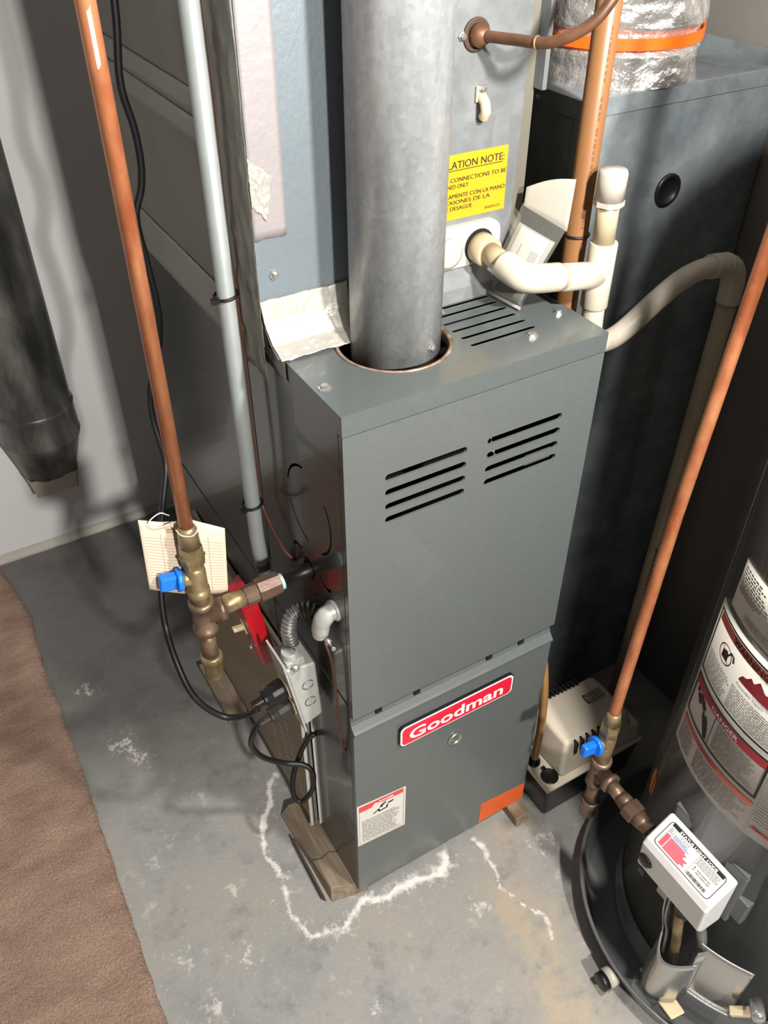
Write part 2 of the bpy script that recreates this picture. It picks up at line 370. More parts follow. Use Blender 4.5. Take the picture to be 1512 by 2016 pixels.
def vnoise(x, y, seed=0):
    x = np.asarray(x, float); y = np.asarray(y, float); xi = np.floor(x).astype(int); yi = np.floor(y).astype(int); fx = x - xi; fy = y - yi
    def h(i, j): q = np.sin(i * 127.1 + j * 311.7 + seed * 74.7) * 43758.5453; return q - np.floor(q)
    sx = fx * fx * (3 - 2 * fx); sy = fy * fy * (3 - 2 * fy)
    return (h(xi, yi) * (1 - sx) + h(xi + 1, yi) * sx) * (1 - sy) + (h(xi, yi + 1) * (1 - sx) + h(xi + 1, yi + 1) * sx) * sy
def fbm(x, y, seed=0, o=4):
    s = 0; a = .5
    for i in range(o): s = s + a * (vnoise(np.asarray(x) * 2 ** i, np.asarray(y) * 2 ** i, seed + i) - .5) * 2; a *= .5
    return s
def screw(p, d, parent, r=0.0055, name='screw', m=None):
    b = MB(); b.lathe(p, d, [(0, r * 1.5), (0.0012, r * 1.5), (0.0014, r), (0.004, r), (0.0048, r * .7)], 6, smooth=False)
    return b.build(name, m or M_SCREW, parent)

# ================================================================== THE ROOM
def struct(o): o['kind'] = 'structure'; return o
XS = np.unique(np.concatenate([np.arange(-1.5, -0.42, .1), np.arange(-0.42, 0.52, .0036), np.arange(0.52, 1.01, .04)]))
YS = np.unique(np.concatenate([np.arange(-1.5, -0.5, .1), np.arange(-0.5, .45, .0036), np.arange(.45, 1.2, .01), [1.21]]))
GX, GY = np.meshgrid(XS, YS); nx, ny = len(XS), len(YS)
verts = np.c_[GX.ravel(), GY.ravel(), np.zeros(GX.size)]
idx = np.arange(nx * ny).reshape(ny, nx)
faces = np.stack([idx[:-1, :-1], idx[:-1, 1:], idx[1:, 1:], idx[1:, :-1]], -1).reshape(-1, 4)
me = bpy.data.meshes.new('floor'); me.from_pydata(verts.tolist(), [], faces.tolist())
def pdist(X, Y, L):
    D = np.full(X.shape, 9.0)
    for (ax, ay), (bx, by) in zip(L, L[1:]):
        dx, dy = bx - ax, by - ay; t = np.clip(((X - ax) * dx + (Y - ay) * dy) / (dx * dx + dy * dy), 0, 1)
        D = np.minimum(D, np.hypot(X - ax - t * dx, Y - ay - t * dy))
    return D
WX = GX + .016 * fbm(GX * 24, GY * 24, 3, 6); WY = GY + .016 * fbm(GX * 24, GY * 24, 11, 6)
salt1 = [(-.02, .298), (-.05, .269), (-.086, .217), (-.112, .154), (-.1, .114), (-.107, .072), (-.115, .035), (-.103, .001), (-.101, -.02), (-.066, -.028), (-.022, -.02), (-.002, -.008), (.043, -.024), (.083, -.026), (.143, -.033), (.176, -.016)]
salt2 = [(.238, -.007), (.239, -.045), (.236, -.08), (.223, -.117), (.242, -.149), (.26, -.193), (.247, -.231)]
d1, d2 = pdist(WX, WY, salt1), pdist(WX, WY, salt2)
along = np.clip(.75 + 1.1 * fbm(GX * 14, GY * 14, 21, 3), .35, 1.3)
salt = along * (.46 * np.exp(-(d1 / .0042) ** 2) + .18 * np.exp(-(d1 / .011) ** 2)) + .10 * np.exp(-(d1 / .04) ** 2) + .5 * along * np.exp(-(d2 / .0042) ** 2) + .08 * np.exp(-(d2 / .03) ** 2)
salt += .13 * np.exp(-(pdist(WX, WY, salt1[9:]) / .024) ** 2)
for px_, py_, r_ in ((-.305, .057, .03), (-.282, .249, .02), (-.29, -.042, .03), (-.207, .008, .022), (-.264, .517, .03), (-.287, .696, .025), (-.064, -.167, .02), (.172, -.116, .02), (-.241, .47, .03), (.34, -.08, .03), (-.19, .12, .02)):
    q = np.exp(-((WX - px_) ** 2 + (WY - py_) ** 2) / r_ ** 2); salt += .30 * q
brown = np.exp(-(pdist(WX, WY, [(.22, -.15), (.235, -.2), (.20, -.27), (.20, -.40)]) / .050) ** 2) * 1.2
dark = np.clip((GY - .33 + .05 * fbm(GX * 8, GY * 8, 9)) / .25, 0, 1) * .75  # rear floor: dark paint, with the shade beside the furnace painted in
at = me.attributes.new('stain_shade', 'FLOAT_COLOR', 'POINT')
at.data.foreach_set('color', np.c_[np.clip(salt, 0, 1).ravel(), np.clip(brown, 0, 1).ravel(), dark.ravel(), np.ones(GX.size)].ravel().astype(np.float32))
me.polygons.foreach_set('use_smooth', [True] * len(me.polygons))
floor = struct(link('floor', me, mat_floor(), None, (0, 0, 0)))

b = MB(); b.box((-1.5, 1.21, 0), (1.0, 1.33, 2.4)); wall = struct(b.build('wall_back', mat_wall()))
b = MB()                                                    # rough mortar cove where the wall meets the floor
b.sheet(lambda u, v: (-1.5 + 2.4 * u, 1.21 - .012 * (1 - v) ** 2 - .003 * float(vnoise(u * 90, v * 3)), .0 + .022 * v), 120, 4, .004, (0, -1, 0))
b.build('mortar_cove', M_WHPAINT, wall)
b = MB(); b.box((0.782, -1.5, 0), (0.86, 1.21, 2.4)); struct(b.build('wall_right', mat('grey_painted_panel', (128, 124, 118), 0.5, var=.05, scale=5)))

edge = [(-.36, -1.5), (-.36, -.024), (-.356, .195), (-.351, .397), (-.348, .552), (-.348, .669), (-.352, .783), (-.338, .987), (-.350, 1.092), (-.367, 1.186), (-.38, 1.2)]
def carpet_pt(u, v):
    y = -1.5 + 2.7 * v; xe = float(np.interp(y, [e[1] for e in edge], [e[0] for e in edge])) + .0035 * float(fbm(y * 40, 0.3, 2))
    x = -1.5 + (xe + 1.5) * u; h = .0085 if u < .995 else .004
    return (x, y, h + .0012 * float(fbm(x * 60, y * 60, 4)))
b = MB(); b.sheet(carpet_pt, 90, 300, .0088, (0, 0, 1))
tag(b.build('carpet', mat_carpet(), origin=None), 'brown low-pile carpet covering the floor along the left edge', 'carpet')

# ================================================================== FURNACE
FW, FD, ZB, ZT = 0.3556, 0.711, 0.024, 1.005
ZSEAM, ZCAP = 0.506, 0.980
fur = thing('furnace', 'tall dark grey gas furnace cabinet with louvred door and red brand plate', 'furnace', (FW / 2, FD / 2, ZB))
def arcs(cx, cy, r, spans, wd): return [arcslot(cx, cy, r, a, c, wd) for a, c in spans]
kn = (-.096, .816)
side_holes = arcs(kn[0], kn[1], .058, ((100, 168), (-60, 40), (200, 262)), .0035) + [ring(-.108, .708, .0165, 24), arcslot(-.060, .728, .016, 200, 330, .005), arcslot(-.137, .712, .016, 60, 170, .005)]
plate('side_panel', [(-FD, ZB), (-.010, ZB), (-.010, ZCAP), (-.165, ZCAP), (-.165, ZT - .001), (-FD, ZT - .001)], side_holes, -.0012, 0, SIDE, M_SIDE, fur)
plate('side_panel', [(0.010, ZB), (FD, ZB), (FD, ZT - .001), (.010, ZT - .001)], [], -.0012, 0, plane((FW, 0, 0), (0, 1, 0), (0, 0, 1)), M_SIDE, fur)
b = MB(); b.box((.0012, FD - .0012, ZB), (FW - .0012, FD, ZT - .001)); b.build('back_panel', M_SIDE, fur)
b = MB(); b.box((.0012, .003, ZB), (FW - .0012, FD - .0012, ZB + .002)); b.build('base_panel', M_SIDE, fur)
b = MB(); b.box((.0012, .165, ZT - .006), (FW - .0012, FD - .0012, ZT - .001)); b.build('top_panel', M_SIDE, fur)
# corner posts and the blower deck inside, seen through the louvres
b = MB(); b.box((.003, .17, .52), (FW - .003, .172, .97)); b.build('heat_shield', M_BLACKIN, fur)
for x in (0.0012, FW - .0212):
    b = MB(); b.box((x, .012, ZB), (x + .02, .014, .975)); b.build('door_flange', M_SIDE, fur)
b = MB(); b.box((.003, .012, .495), (FW - .003, .165, .498)); b.build('blower_deck', M_BLACKIN, fur)
# upper door with two banks of louvre slots
slots = []
for x0, x1 in ((.052, .162), (.191, .302)):
    for z in (.907, .886, .8655, .846): slots.append(rrect(x0, z - .0048, x1, z + .0048, .0046))
up_ = plate('upper_door', rrect(.0005, ZSEAM, FW - .0005, ZCAP - .0015, .0015, 2), slots, -.002, 0.0, FRONT, M_GREY, fur)
b = MB()
for x0, x1 in ((.052, .162), (.191, .302)):
    for z in (.907, .886, .8655, .846):
        c = rrect(x0, z - .0048, x1, z + .0048, .0046); k = len(c)
        b.add([FRONT(p[0], p[1], -.001) for p in c] + [FRONT(p[0], p[1] - .0003, -.0035) for p in c], [(i, (i + 1) % k, k + (i + 1) % k, k + i) for i in range(k)], True)
b.build('louvre_lips', M_GREY, up_)
b = MB(); b.box((.0005, .0015, ZSEAM), (.002, .0095, ZCAP - .0015)); b.build('door_return', M_SIDE, up_)
b = MB(); b.box((FW - .002, .0015, ZSEAM), (FW - .0005, .0095, ZCAP - .0015)); b.build('door_return', M_SIDE, up_)
# lower door: rolled handle ridge at its top edge
prof = [(.008, .5045), (.008, .492), (.006, .484), (-.0005, .4765), (-.0035, .474), (-.0035, .4705), (0.0, .4665), (0.0, ZB), (.012, ZB)]
b = MB()
L_ = [(0.0005, y, z) for y, z in prof]; R_ = [(FW - .0005, y, z) for y, z in prof]
b.add(L_ + R_, [(i, i + 1, len(prof) + i + 1, len(prof) + i) for i in range(len(prof) - 1)])
b.add([(.0005, .012, .5045), (.0005, .012, ZB)] + L_, [(0, 2, 3, 4, 5, 6, 7, 8, 9, 10, 1)])
b.add([(FW - .0005, .012, .5045), (FW - .0005, .012, ZB)] + R_, [(0, 2, 3, 4, 5, 6, 7, 8, 9, 10, 1)])
low = b.build('lower_door', M_GREY, fur)
for i, x in enumerate((.040, .104, .232, .292)):
    b = MB(); b.box((x, .0045, .4890), (x + .010, .0086, .4965)); b.build('door_tab_slot', M_BLACKIN, low)
# cap: top plate with flue hole and louvres, folded front
lv = [rrect(.198 if i < 5 else .22, y - .0032, .290, y + .0032, .003, 3) for i, y in enumerate((.056, .075, .094, .113, .132, .150))]
capo = [(0, 0), (FW, 0), (FW, .083), (FW - .012, .092), (FW - .012, .165), (0, .165)]
cap = plate('top_cap', capo, [ring(.126, .107, .0665, 48)] + lv, ZT - .0015, ZT, TOP, M_GREYCAP, fur)
b = MB(); b.box((0, -.0004, ZCAP), (FW, .0012, ZT - .0004)); b.build('cap_front_fold', M_GREYCAP, cap)
b = MB(); b.box((0, .0015, ZCAP), (.0012, .165, ZT - .0015)); b.build('cap_side_fold', M_SIDE, cap)
b = MB(); b.box((FW - .0012, .0015, ZCAP), (FW, .083, ZT - .0015)); b.build('cap_side_fold', M_SIDE, cap)
screw((.012, .058, ZT), (0, 0, 1), cap); screw((.272, .038, ZT), (0, 0, 1), cap); screw((.335, .067, ZT), (0, 0, 1), cap, .004)
b = MB(); b.lathe((.126, .107, ZT - .012), (0, 0, 1), [(0, .0665), (.011, .0665), (.0125, .069), (.0135, .066), (.012, .0635), (0, .0635)], 48, cap=False)
b.build('flue_collar', M_RUST, fur)
b = MB(); b.box((.01, .02, .93), (FW - .01, .16, .932)); b.build('burner_box_lid', M_BLACKIN, fur)
b = MB(); b.box((.262, .011, .838), (.304, .0125, .853)); b.build('switch_bracket', M_GREYP, fur)
for i, pts in enumerate(([(.20, .03, .91), (.198, .018, .89), (.204, .016, .87), (.20, .03, .85)], [(.215, .03, .91), (.212, .018, .885), (.218, .017, .86), (.21, .03, .84)])):
    b = MB(); b.tube(catmull(pts), .0013, 6); b.build('ignition_wire', mat('yellow_wire', (220, 206, 120), .5) if i == 0 else M_STRING, fur)
# brand plate
PL = FRONT
bp = plate('brand_plate', rrect(.074, .393, .283, .440, .010, 6), [], .0, .005, PL, M_BLK, fur)
plate('white_border', rrect(.0755, .3945, .2815, .4385, .009, 6), [], .005, .0056, PL, M_WHITE, bp)
plate('red_field', rrect(.0785, .3972, .2785, .4358, .0075, 6), [], .0056, .0062, PL, M_LOGO, bp)
text('brand_lettering', 'Goodman', .0905, .4045, .0235, PL, M_WHITE, bp, width=.172, bold=.022, n=.0067)
# sight glass
b = MB(); b.lathe(FRONT(.18, .338), (0, -1, 0), [(0, .013), (.003, .013), (.0042, .0112), (.0030, .0098), (.0010, .0092)], 28); sg = b.build('sight_glass', M_SCREW, fur)
b = MB(); b.lathe(FRONT(.18, .338, .0008), (0, -1, 0), [(0, .0094), (.0010, .0090), (.0016, .005), (.0018, 0)], 24); b.build('glass_pane', mat('dim_glass', (104, 100, 88), .12, coat=.6), sg)
# danger label
dl = plate('danger_label', [(.0015, .170), (.0905, .161), (.0905, .274), (.0015, .286)], [], 0, .0004, PL, M_WLAB, fur)
skew = lambda u, v, n=0.0: PL(.0015 + u, .170 - .105 * u + v * (1 + .0 * u), n)
quad('red_band', [(.004, .098), (.026, .0985), (.032, .107), (.046, .1005), (.084, .1015), (.084, .1115), (.004, .1115)], skew, M_RED, dl, .0009)
text('danger_lettering', 'DANGER', .040, .1035, .0052, skew, M_WHITE, dl, width=.026, bold=.02, n=.0012)
frame('label_rule', .003, .004, .0855, .1125, .0006, skew, M_RED3, dl, .0008, 1)
b = MB()
for pts in ([(.028, .078), (.038, .0855), (.040, .084), (.030, .0765)], [(.037, .086), (.0395, .086), (.041, .080), (.0525, .0815), (.0535, .087), (.0565, .088), (.055, .079), (.0385, .0765)], [(.056, .089), (.066, .091), (.066, .0945), (.0555, .0925)], [(.040, .088), (.043, .094), (.052, .0985), (.0525, .0955), (.047, .091), (.0455, .087)]):
    b.add([skew(p[0], p[1], .0009) for p in pts], [tuple(range(len(pts)))])
b.build('pictogram', M_INK, dl, recalc=False)
greek('fine_print', .008, .008, .080, .070, 15, skew, M_FINE, dl, .0008, .4, 4, (1.5, 6), .8)
plate('orange_sticker', [(.253, .0255), (.3545, .0255), (.3545, .074), (.254, .085)], [], 0, .0004, PL, M_ORA, fur)
screw((-.0008, .052, .690), (-1, 0, 0), fur, .004)
screw((-.0008, .30, .64), (-1, 0, 0), fur, .003)
b = MB(); b.box((-.0011, .012, .5245), (0, FD, .5262)); b.build('side_seam', M_SIDE, fur)
b = MB(); b.box((-.0011, .250, ZB), (0.0, .2515, ZT)); b.build('side_seam', M_SIDE, fur)

# ================================================================== COIL CABINET ON THE FURNACE
coil = thing('evaporator_coil_cabinet', 'bluish galvanized evaporator coil cabinet standing on the furnace behind the flue', 'cabinet', (.17, .44, ZT))
CX0, CX1 = -.007, .348
b = MB(); b.box((CX0, .1712, ZT + .0005), (CX1, .69, 1.80)); b.build('casing', M_PLENUM, coil)
b = MB()
fr = [(.1695, 1.75), (.1695, 1.045), (.163, 1.038), (.163, 1.030), (.150, 1.016), (.132, 1.008)]
b.add([(CX0, y, z) for y, z in fr] + [(.214, y, z) for y, z in fr], [(i, i + 1, 6 + i + 1, 6 + i) for i in range(5)])
b.build('left_front_panel', M_EMBOSS, coil)
b = MB()
fr2 = [(.1705, 1.75), (.1705, 1.045), (.166, 1.034), (.155, 1.022), (.152, 1.006)]
b.add([(.216, y, z) for y, z in fr2] + [(CX1 - .001, y, z) if z > 1.05 else (CX1 - .018, y, z) for y, z in fr2], [(i, i + 1, 5 + i + 1, 5 + i) for i in range(4)])
b.build('right_front_panel', M_GALV, coil)
b = MB(); b.box((.2125, .1675, 1.05), (.2165, .1705, 1.75)); b.build('panel_lip', M_GALV, coil)
b = MB(); b.box((CX1 - .002, .155, 1.235), (CX1 + .004, .175, 1.75)); b.build('side_flange', M_GALV, coil)
# yellow installation label
yl = plate('installation_label', [(.190, 1.1035), (.3185, 1.1035), (.3175, 1.178), (.190, 1.178)], [], 0, .0004, COILF, M_YEL, coil)
text('note_heading', 'INSTALLATION NOTE:', .1955, 1.1625, .0082, COILF, M_INK, yl, width=.117, n=.0010)
rect('heading_rule', .1955, 1.1600, .3105, 1.1608, COILF, M_INK, yl, .0010)
for s_, z_, w_ in (('DRAIN PAN CONNECTIONS TO BE', 1.1475, .121), ('HAND TIGHTENED ONLY', 1.1400, .068), ('APRIETE SOLAMENTE CON LA MANO', 1.1290, .121), ('LAS CONEXIONES DE LA', 1.1218, .100), ('BANDEJA DE DESAGUE', 1.1146, .075)):
    text('note_lettering', s_, .1955, z_, .0048, COILF, M_INK, yl, width=w_, n=.0010)
text('note_lettering', 'B10259-213', .290, 1.1085, .003, COILF, M_INK, yl, width=.021, n=.0010)
# white drain pan boss
dp = plate('drain_pan_boss', rrect(.205, 1.045, .312, 1.097, .018, 8), [], -.002, .006, COILF, M_PVCW, coil)
b = MB(); b.lathe(COILF(.236, 1.066, .006), (0, -1, 0), [(0, .0185), (.004, .0185), (.006, .014), (.0065, 0)], 28); b.build('drain_plug', M_PVCW, dp)
b = MB(); b.lathe(COILF(.281, 1.067, .006), (0, -1, 0), [(0, .021), (.0008, .021)], 28); b.build('port_opening', M_BLACKIN, dp)
# refrigerant stub grommet, wire clip, screws
b = MB(); b.lathe(COILF(.262, 1.296, 0), (0, -1, 0), [(0, .0165), (.0018, .0165), (.002, .0135), (.001, .013)], 28); b.build('grommet', mat('brown_rubber', (74, 56, 42), .7), coil)
b = MB(); b.tube([COILF(.273, 1.227 + .009, .001), COILF(.273, 1.227 + .003, .009), COILF(.2735, 1.227 - .006, .011), COILF(.274, 1.227 - .013, .006)], .0058, 10)
b.obox(COILF(.2715, 1.238, .0015), ((1, 0, 0), (0, 1, 0), (0, 0, 1)), (.012, .003, .016)); b.build('wire_clip', M_IVORY, coil, bevel=.0006)
screw(COILF(.273, 1.243, .003), (0, -1, 0), coil, .0035); screw(COILF(.2445, 1.296, 0), (0, -1, 0), coil, .0035)
screw(COILF(.012, 1.089, .001), (0, -1, 0), coil, .0038)
def crumple(name, fn, nu, nv, amp, sc, m, nrm, seed=0, edge_amp=0.0):
    nr = V3(nrm)
    def g(u, v):
        p = V3(fn(u, v)); a = float(fbm(u * sc[0], v * sc[1], seed, 4)); rj = float(fbm(u * 9 + 3, v * 9, seed + 5, 3)) * edge_amp
        return p + nr * (abs(a) * amp + .0006) + V3((0, 0, rj)) * (1 if (u in (0, 1) or v in (0, 1)) else 0)
    b = MB(); b.sheet(g, nu, nv, .0003, nr); return b.build(name, m, coil)
# foil and tape
crumple('foil_tape', lambda u, v: (CX0 + .002 + .108 * u - .003 * v, *[np.interp(v, [0, .35, .5, .8, 1], c) for c in ([.1285, .148, .160, .164, .1685], [1.0065, 1.0165, 1.030, 1.040, 1.062])]), 90, 40, .0022, (9, 6), M_FOIL, (0, -.7, .7), 3, .002)
crumple('foil_tape', lambda u, v: (CX0 + .037 * u + .004 * v, .1685, 1.13 + .60 * v), 8, 60, .0008, (3, 30), M_TAPE, (0, -1, 0), 6, .002)
crumple('foil_tape', lambda u, v: (CX0 + .026 * u * (.6 + .4 * v), .1682, 1.168 + .045 * v - .02 * u), 24, 24, .003, (6, 6), M_FOIL, (0, -1, 0), 9, .004)
crumple('joint_tape', lambda u, v: (-.0074, .17 + .52 * u, .967 + .064 * v ), 60, 8, .001, (40, 3), M_TAPED, (-1, 0, 0), 12, .0005)
crumple('joint_tape', lambda u, v: (CX0 + .0004 - .001, .165 + .075 * u, .965 + .80 * v), 14, 80, .0045, (5, 30), M_TAPED, (-1, 0, 0), 15, .002)
crumple('joint_tape', lambda u, v: (CX0 - .0004, .26 + .43 * u, 1.192 + .028 * v ), 40, 4, .0005, (30, 3), M_TAPED, (-1, 0, 0), 18, .0004)
crumple('joint_tape', lambda u, v: (CX0 - .0008, .26 + .43 * u, 1.224 + .026 * v), 40, 4, .0005, (30, 3), M_TAPED, (-1, 0, 0), 21, .0004)
crumple('foil_tape', lambda u, v: (-.0012, .128 + .055 * u, 1.006 - .028 * v * (1 - .55 * u)), 10, 6, .0008, (4, 4), M_TAPED, (-1, 0, 0), 24, .001)

# ================================================================== FLUE
flue = thing('flue_pipe', 'thick galvanized flue pipe rising out of the furnace top', 'pipe', (.132, .112, .985))
b = MB(); b.lathe((.132, .112, .985), (0, 0, 1), [(0, .0512), (.0, .052), (.86, .0525)], 64, cap=False); b.build('pipe_wall', M_GALVP, flue)
b = MB(); b.box((.1832, .1095, .99), (.1848, .1145, 1.84)); b.build('lock_seam', M_GALVP, flue)
screw((.132 + .052 * math.cos(math.radians(-72)), .112 + .052 * math.sin(math.radians(-72)), 1.0135), (math.cos(math.radians(-72)), math.sin(math.radians(-72)), 0), flue, .0042)

# ================================================================== LEFT GAS LINE
GX_, GY_ = -.149, .106
gas = thing('furnace_gas_line', 'copper gas pipe dropping to a blue-handled valve and tee left of the furnace', 'gas pipe', (GX_, GY_, .575))
def zl(x, y, prof, n, name, m, parent, phase=0.0, smooth=True):
    b = MB(); b.lathe((x, y, 0), (0, 0, 1), prof, n, phase, smooth); return b.build(name, m, parent)
b = MB(); b.tube([(GX_ + .002, GY_, 1.95), (GX_, GY_, .838)], .0082, 20); b.build('copper_tube', M_COPPER, gas)
b = MB(); b.grid(lambda u, v: (GX_ + .0017 + .00845 * math.cos(math.radians(-150 + 60 * u)), GY_ + .00845 * math.sin(math.radians(-150 + 60 * u)), 1.325 + .04 * v + .012 * float(fbm(u * 3, 2.2, 3)) * (1 if v in (0, 1) else 0)), 8, 6); b.build('paint_smear', M_WHPAINT, gas)
zl(GX_, GY_, [(.848, .0092), (.842, .0115), (.818, .0128)], 20, 'flare_nut_sleeve', M_BRASS, gas)
zl(GX_, GY_, [(.819, .0142), (.803, .0150)], 6, 'flare_nut', M_BRASS, gas, smooth=False)
zl(GX_, GY_, [(.803, .0158), (.800, .0158), (.799, .0148), (.787, .0138), (.786, .0112)], 6, 'valve_hex', M_BRASS, gas, .3, False)
vb = zl(GX_, GY_, [(.787, .0112), (.778, .0128), (.755, .0128), (.749, .0116), (.748, .0140), (.739, .0140), (.737, .0118), (.722, .0112)], 20, 'valve_body', M_BRASS, gas)
hd = V3((-.95, .10, .12)); hd /= np.linalg.norm(hd); hc = V3((GX_, GY_, .768))
b = MB(); b.lathe(hc, hd, [(.006, .0108), (.014, .0098), (.018, .0085)], 20); b.build('valve_neck', M_BRASS, vb)
b = MB(); b.lathe(hc, hd, [(.017, .0130), (.018, .0146), (.023, .0146), (.024, .0130)], 24); hh = b.build('valve_handle', M_BLUE, gas)
b = MB(); b.obox(hc + hd * .033, (hd, np.cross(hd, (0, 0, 1)), np.cross(np.cross(hd, (0, 0, 1)), hd)), (.022, .013, .021)); b.build('handle_grip', M_BLUE, hh, bevel=.003)
def tee(x, y, zc, bdir, h, r, m, parent, name='tee'):
    b = MB(); b.lathe((x, y, zc - h), (0, 0, 1), [(0, r * 1.18), (.008, r * 1.18), (.0095, r), (2 * h - .0095, r), (2 * h - .008, r * 1.18), (2 * h, r * 1.18), (2 * h, r * .85)], 24)
    b.lathe((x, y, zc), bdir, [(0, r * .98), (h - .009, r * .98), (h - .008, r * 1.18), (h, r * 1.18), (h, r * .8)], 24); return b.build(name, m, parent)
tee(GX_, GY_, .700, (1, 0, 0), .027, .0136, M_IRON, gas)
zl(GX_, GY_, [(.674, .0102), (.618, .0102)], 18, 'drip_nipple', M_IRON, gas)
zl(GX_, GY_, [(.628, .0120), (.627, .0146), (.617, .0146), (.615, .0128), (.588, .0124), (.583, .009)], 24, 'drip_cap', M_BRASS, gas)
def xl(prof, n, name, m, parent, phase=0.0, smooth=True, o=(GX_, GY_, .703), d=(1, 0, .03)):
    b = MB(); b.lathe(o, d, prof, n, phase, smooth); return b.build(name, m, parent)
xl([(.024, .0100), (.032, .0128), (.046, .0118), (.058, .0104)], 18, 'close_nipple', M_BRASS, gas)
xl([(.056, .0130), (.064, .0138), (.073, .0138)], 8, 'union_tail', M_IRON, gas, smooth=False)
xl([(.073, .0155), (.074, .0168), (.080, .0168), (.104, .0156), (.105, .0130)], 8, 'union_nut', M_UNION, gas, .2, False)
xl([(.1045, .0112), (.1095, .0112)], 18, 'thread_tape', M_TEFLON, gas)
xl([(.109, .0104), (.180, .0104)], 18, 'black_nipple', M_IRONB, gas)
# inspection tag on a string
tagc = thing('inspection_tag', 'cream paper inspection tag hanging behind the left gas valve', 'tag', (-.15, .125, .70))
TC = [V3((-.196, .1275, .861)), V3((-.125, .126, .842)), V3((-.099, .125, .808)), V3((-.108, .1235, .704)), V3((-.202, .1245, .757))]
def tag_pt(u, v, n=0.0):                                   # u across, v up, gently bowed card
    lo_ = TC[4] * (1 - u) + TC[3] * u; hi_ = TC[0] * (1 - u) + TC[2] * u; p = lo_ * (1 - v) + hi_ * v
    return p + V3((0, -n - .006 * math.sin(math.pi * u) * (1 - v), .008 * max(0, 1 - abs(u - .62) / .38) * v ** 6))
b = MB(); b.sheet(lambda u, v: tag_pt(u, v), 16, 12, .0005, (0, -1, 0)); tg = b.build('tag_card', M_PAPER, tagc)
b = MB()
for i in range(18):
    v = .06 + .042 * i; b.add([tag_pt(.04 + .92 * k / 8, v, .0008) for k in range(9)] + [tag_pt(.04 + .92 * k / 8, v + .008, .0008) for k in range(9)], [(k, k + 1, 10 + k, 9 + k) for k in range(8)])
for u in (.22, .78): b.add([tag_pt(u, .05, .0008), tag_pt(u + .006, .05, .0008), tag_pt(u + .006, .45, .0008), tag_pt(u, .45, .0008), tag_pt(u + .006, .84, .0008), tag_pt(u, .84, .0008)], [(0, 1, 2, 3), (3, 2, 4, 5)])
b.build('ruled_lines', mat('faint_print', (190, 168, 150), .8), tg, recalc=False)
greek('heading_print', .3, .86, .72, .92, 2, tag_pt, M_PRINT, tg, .0009, .4, 8, (1.5, 4))
b = MB(); b.tube(catmull([(GX_ - .012, GY_ + .003, .845), (GX_ - .009, GY_ - .008, .843), (GX_ + .003, GY_ - .011, .840), (GX_ + .012, GY_ - .003, .843), (GX_ + .008, GY_ + .009, .848), (GX_ - .006, GY_ + .010, .850), (-.178, .122, .846), (-.186, .123, .856), (-.172, .123, .864), (-.162, .121, .858)]), .0008, 6); b.build('tag_string', M_STRING, tagc)

# ================================================================== CONDUIT, THERMOSTAT WIRE, CORD
con = thing('grey_conduit', 'straight pale grey conduit running down the left side of the furnace', 'conduit', (-.03, .21, .62))
b = MB(); b.tube([(-.030, .212, 1.95), (-.030, .211, .70), (-.0295, .209, .672), (-.028, .208, .650)], .0102, 20); b.build('conduit_tube', M_CONDUIT, con)
b = MB(); b.tube([(-.028, .208, .652), (-.026, .207, .61)], .0105, 16); b.build('conduit_end', mat('dark_grey_conduit', (84, 86, 84), .5), con)
for z in (1.058, .757):
    b = MB(); b.tube([(-.030 + .0135 * math.cos(t), .212 + .0135 * math.sin(t), z + .0015 * math.cos(t)) for t in np.linspace(0, 2 * math.pi, 25)], .0019, 8, cap=False)
    b.obox((-.046, .205, z - .001), ((1, 0, 0), (0, 1, 0), (0, 0, 1)), (.009, .006, .006)); b.build('cable_tie', M_CORD, con)
tw = thing('thermostat_wire', 'thin brown wire running beside the grey conduit', 'wire', (-.012, .23, .66))
b = MB(); b.tube(catmull([(-.0145, .212, 1.95), (-.0165, .222, 1.40), (-.0155, .222, 1.262), (-.0145, .228, 1.12), (-.0125, .226, 1.05), (-.0125, .227, .969), (-.0135, .224, .82), (-.0125, .226, .75), (-.012, .210, .726), (-.010, .172, .702), (-.004, .156, .69), (.002, .150, .685)]), .0022, 8); b.build('wire_run', M_WIRE, tw)
b = MB(); b.tube(catmull([(-.004, .115, .632), (-.012, .085, .640), (-.012, .055, .630), (-.010, .035, .60), (-.008, .028, .51), (-.006, .027, .42), (.001, .03, .395)]), .0021, 8); b.build('wire_run', M_WIRE, tw)
CP = [(-.050, .36, 1.95), (-.055, .36, 1.45), (-.057, .36, 1.327), (-.066, .36, 1.252), (-.060, .36, 1.205), (-.059, .36, 1.168), (-.064, .36, 1.138), (-.076, .36, 1.105), (-.073, .36, 1.048), (-.070, .36, .986), (-.075, .37, .933), (-.094, .38, .872), (-.100, .38, .824), (-.099, .37, .786), (-.100, .36, .749), (-.119, .33, .721), (-.142, .29, .694), (-.165, .25, .641), (-.179, .21, .603), (-.183, .165, .565), (-.175, .135, .52), (-.146, .118, .479), (-.118, .100, .484), (-.103, .088, .502)]
c1 = thing('power_cord', 'long black power cord hanging behind the copper pipe and looping to the outlet', 'power cord', (-.146, .118, .475))
b = MB(); b.tube(catmull(CP, 6), .0046, 12); b.build('cord', M_CORD, c1)
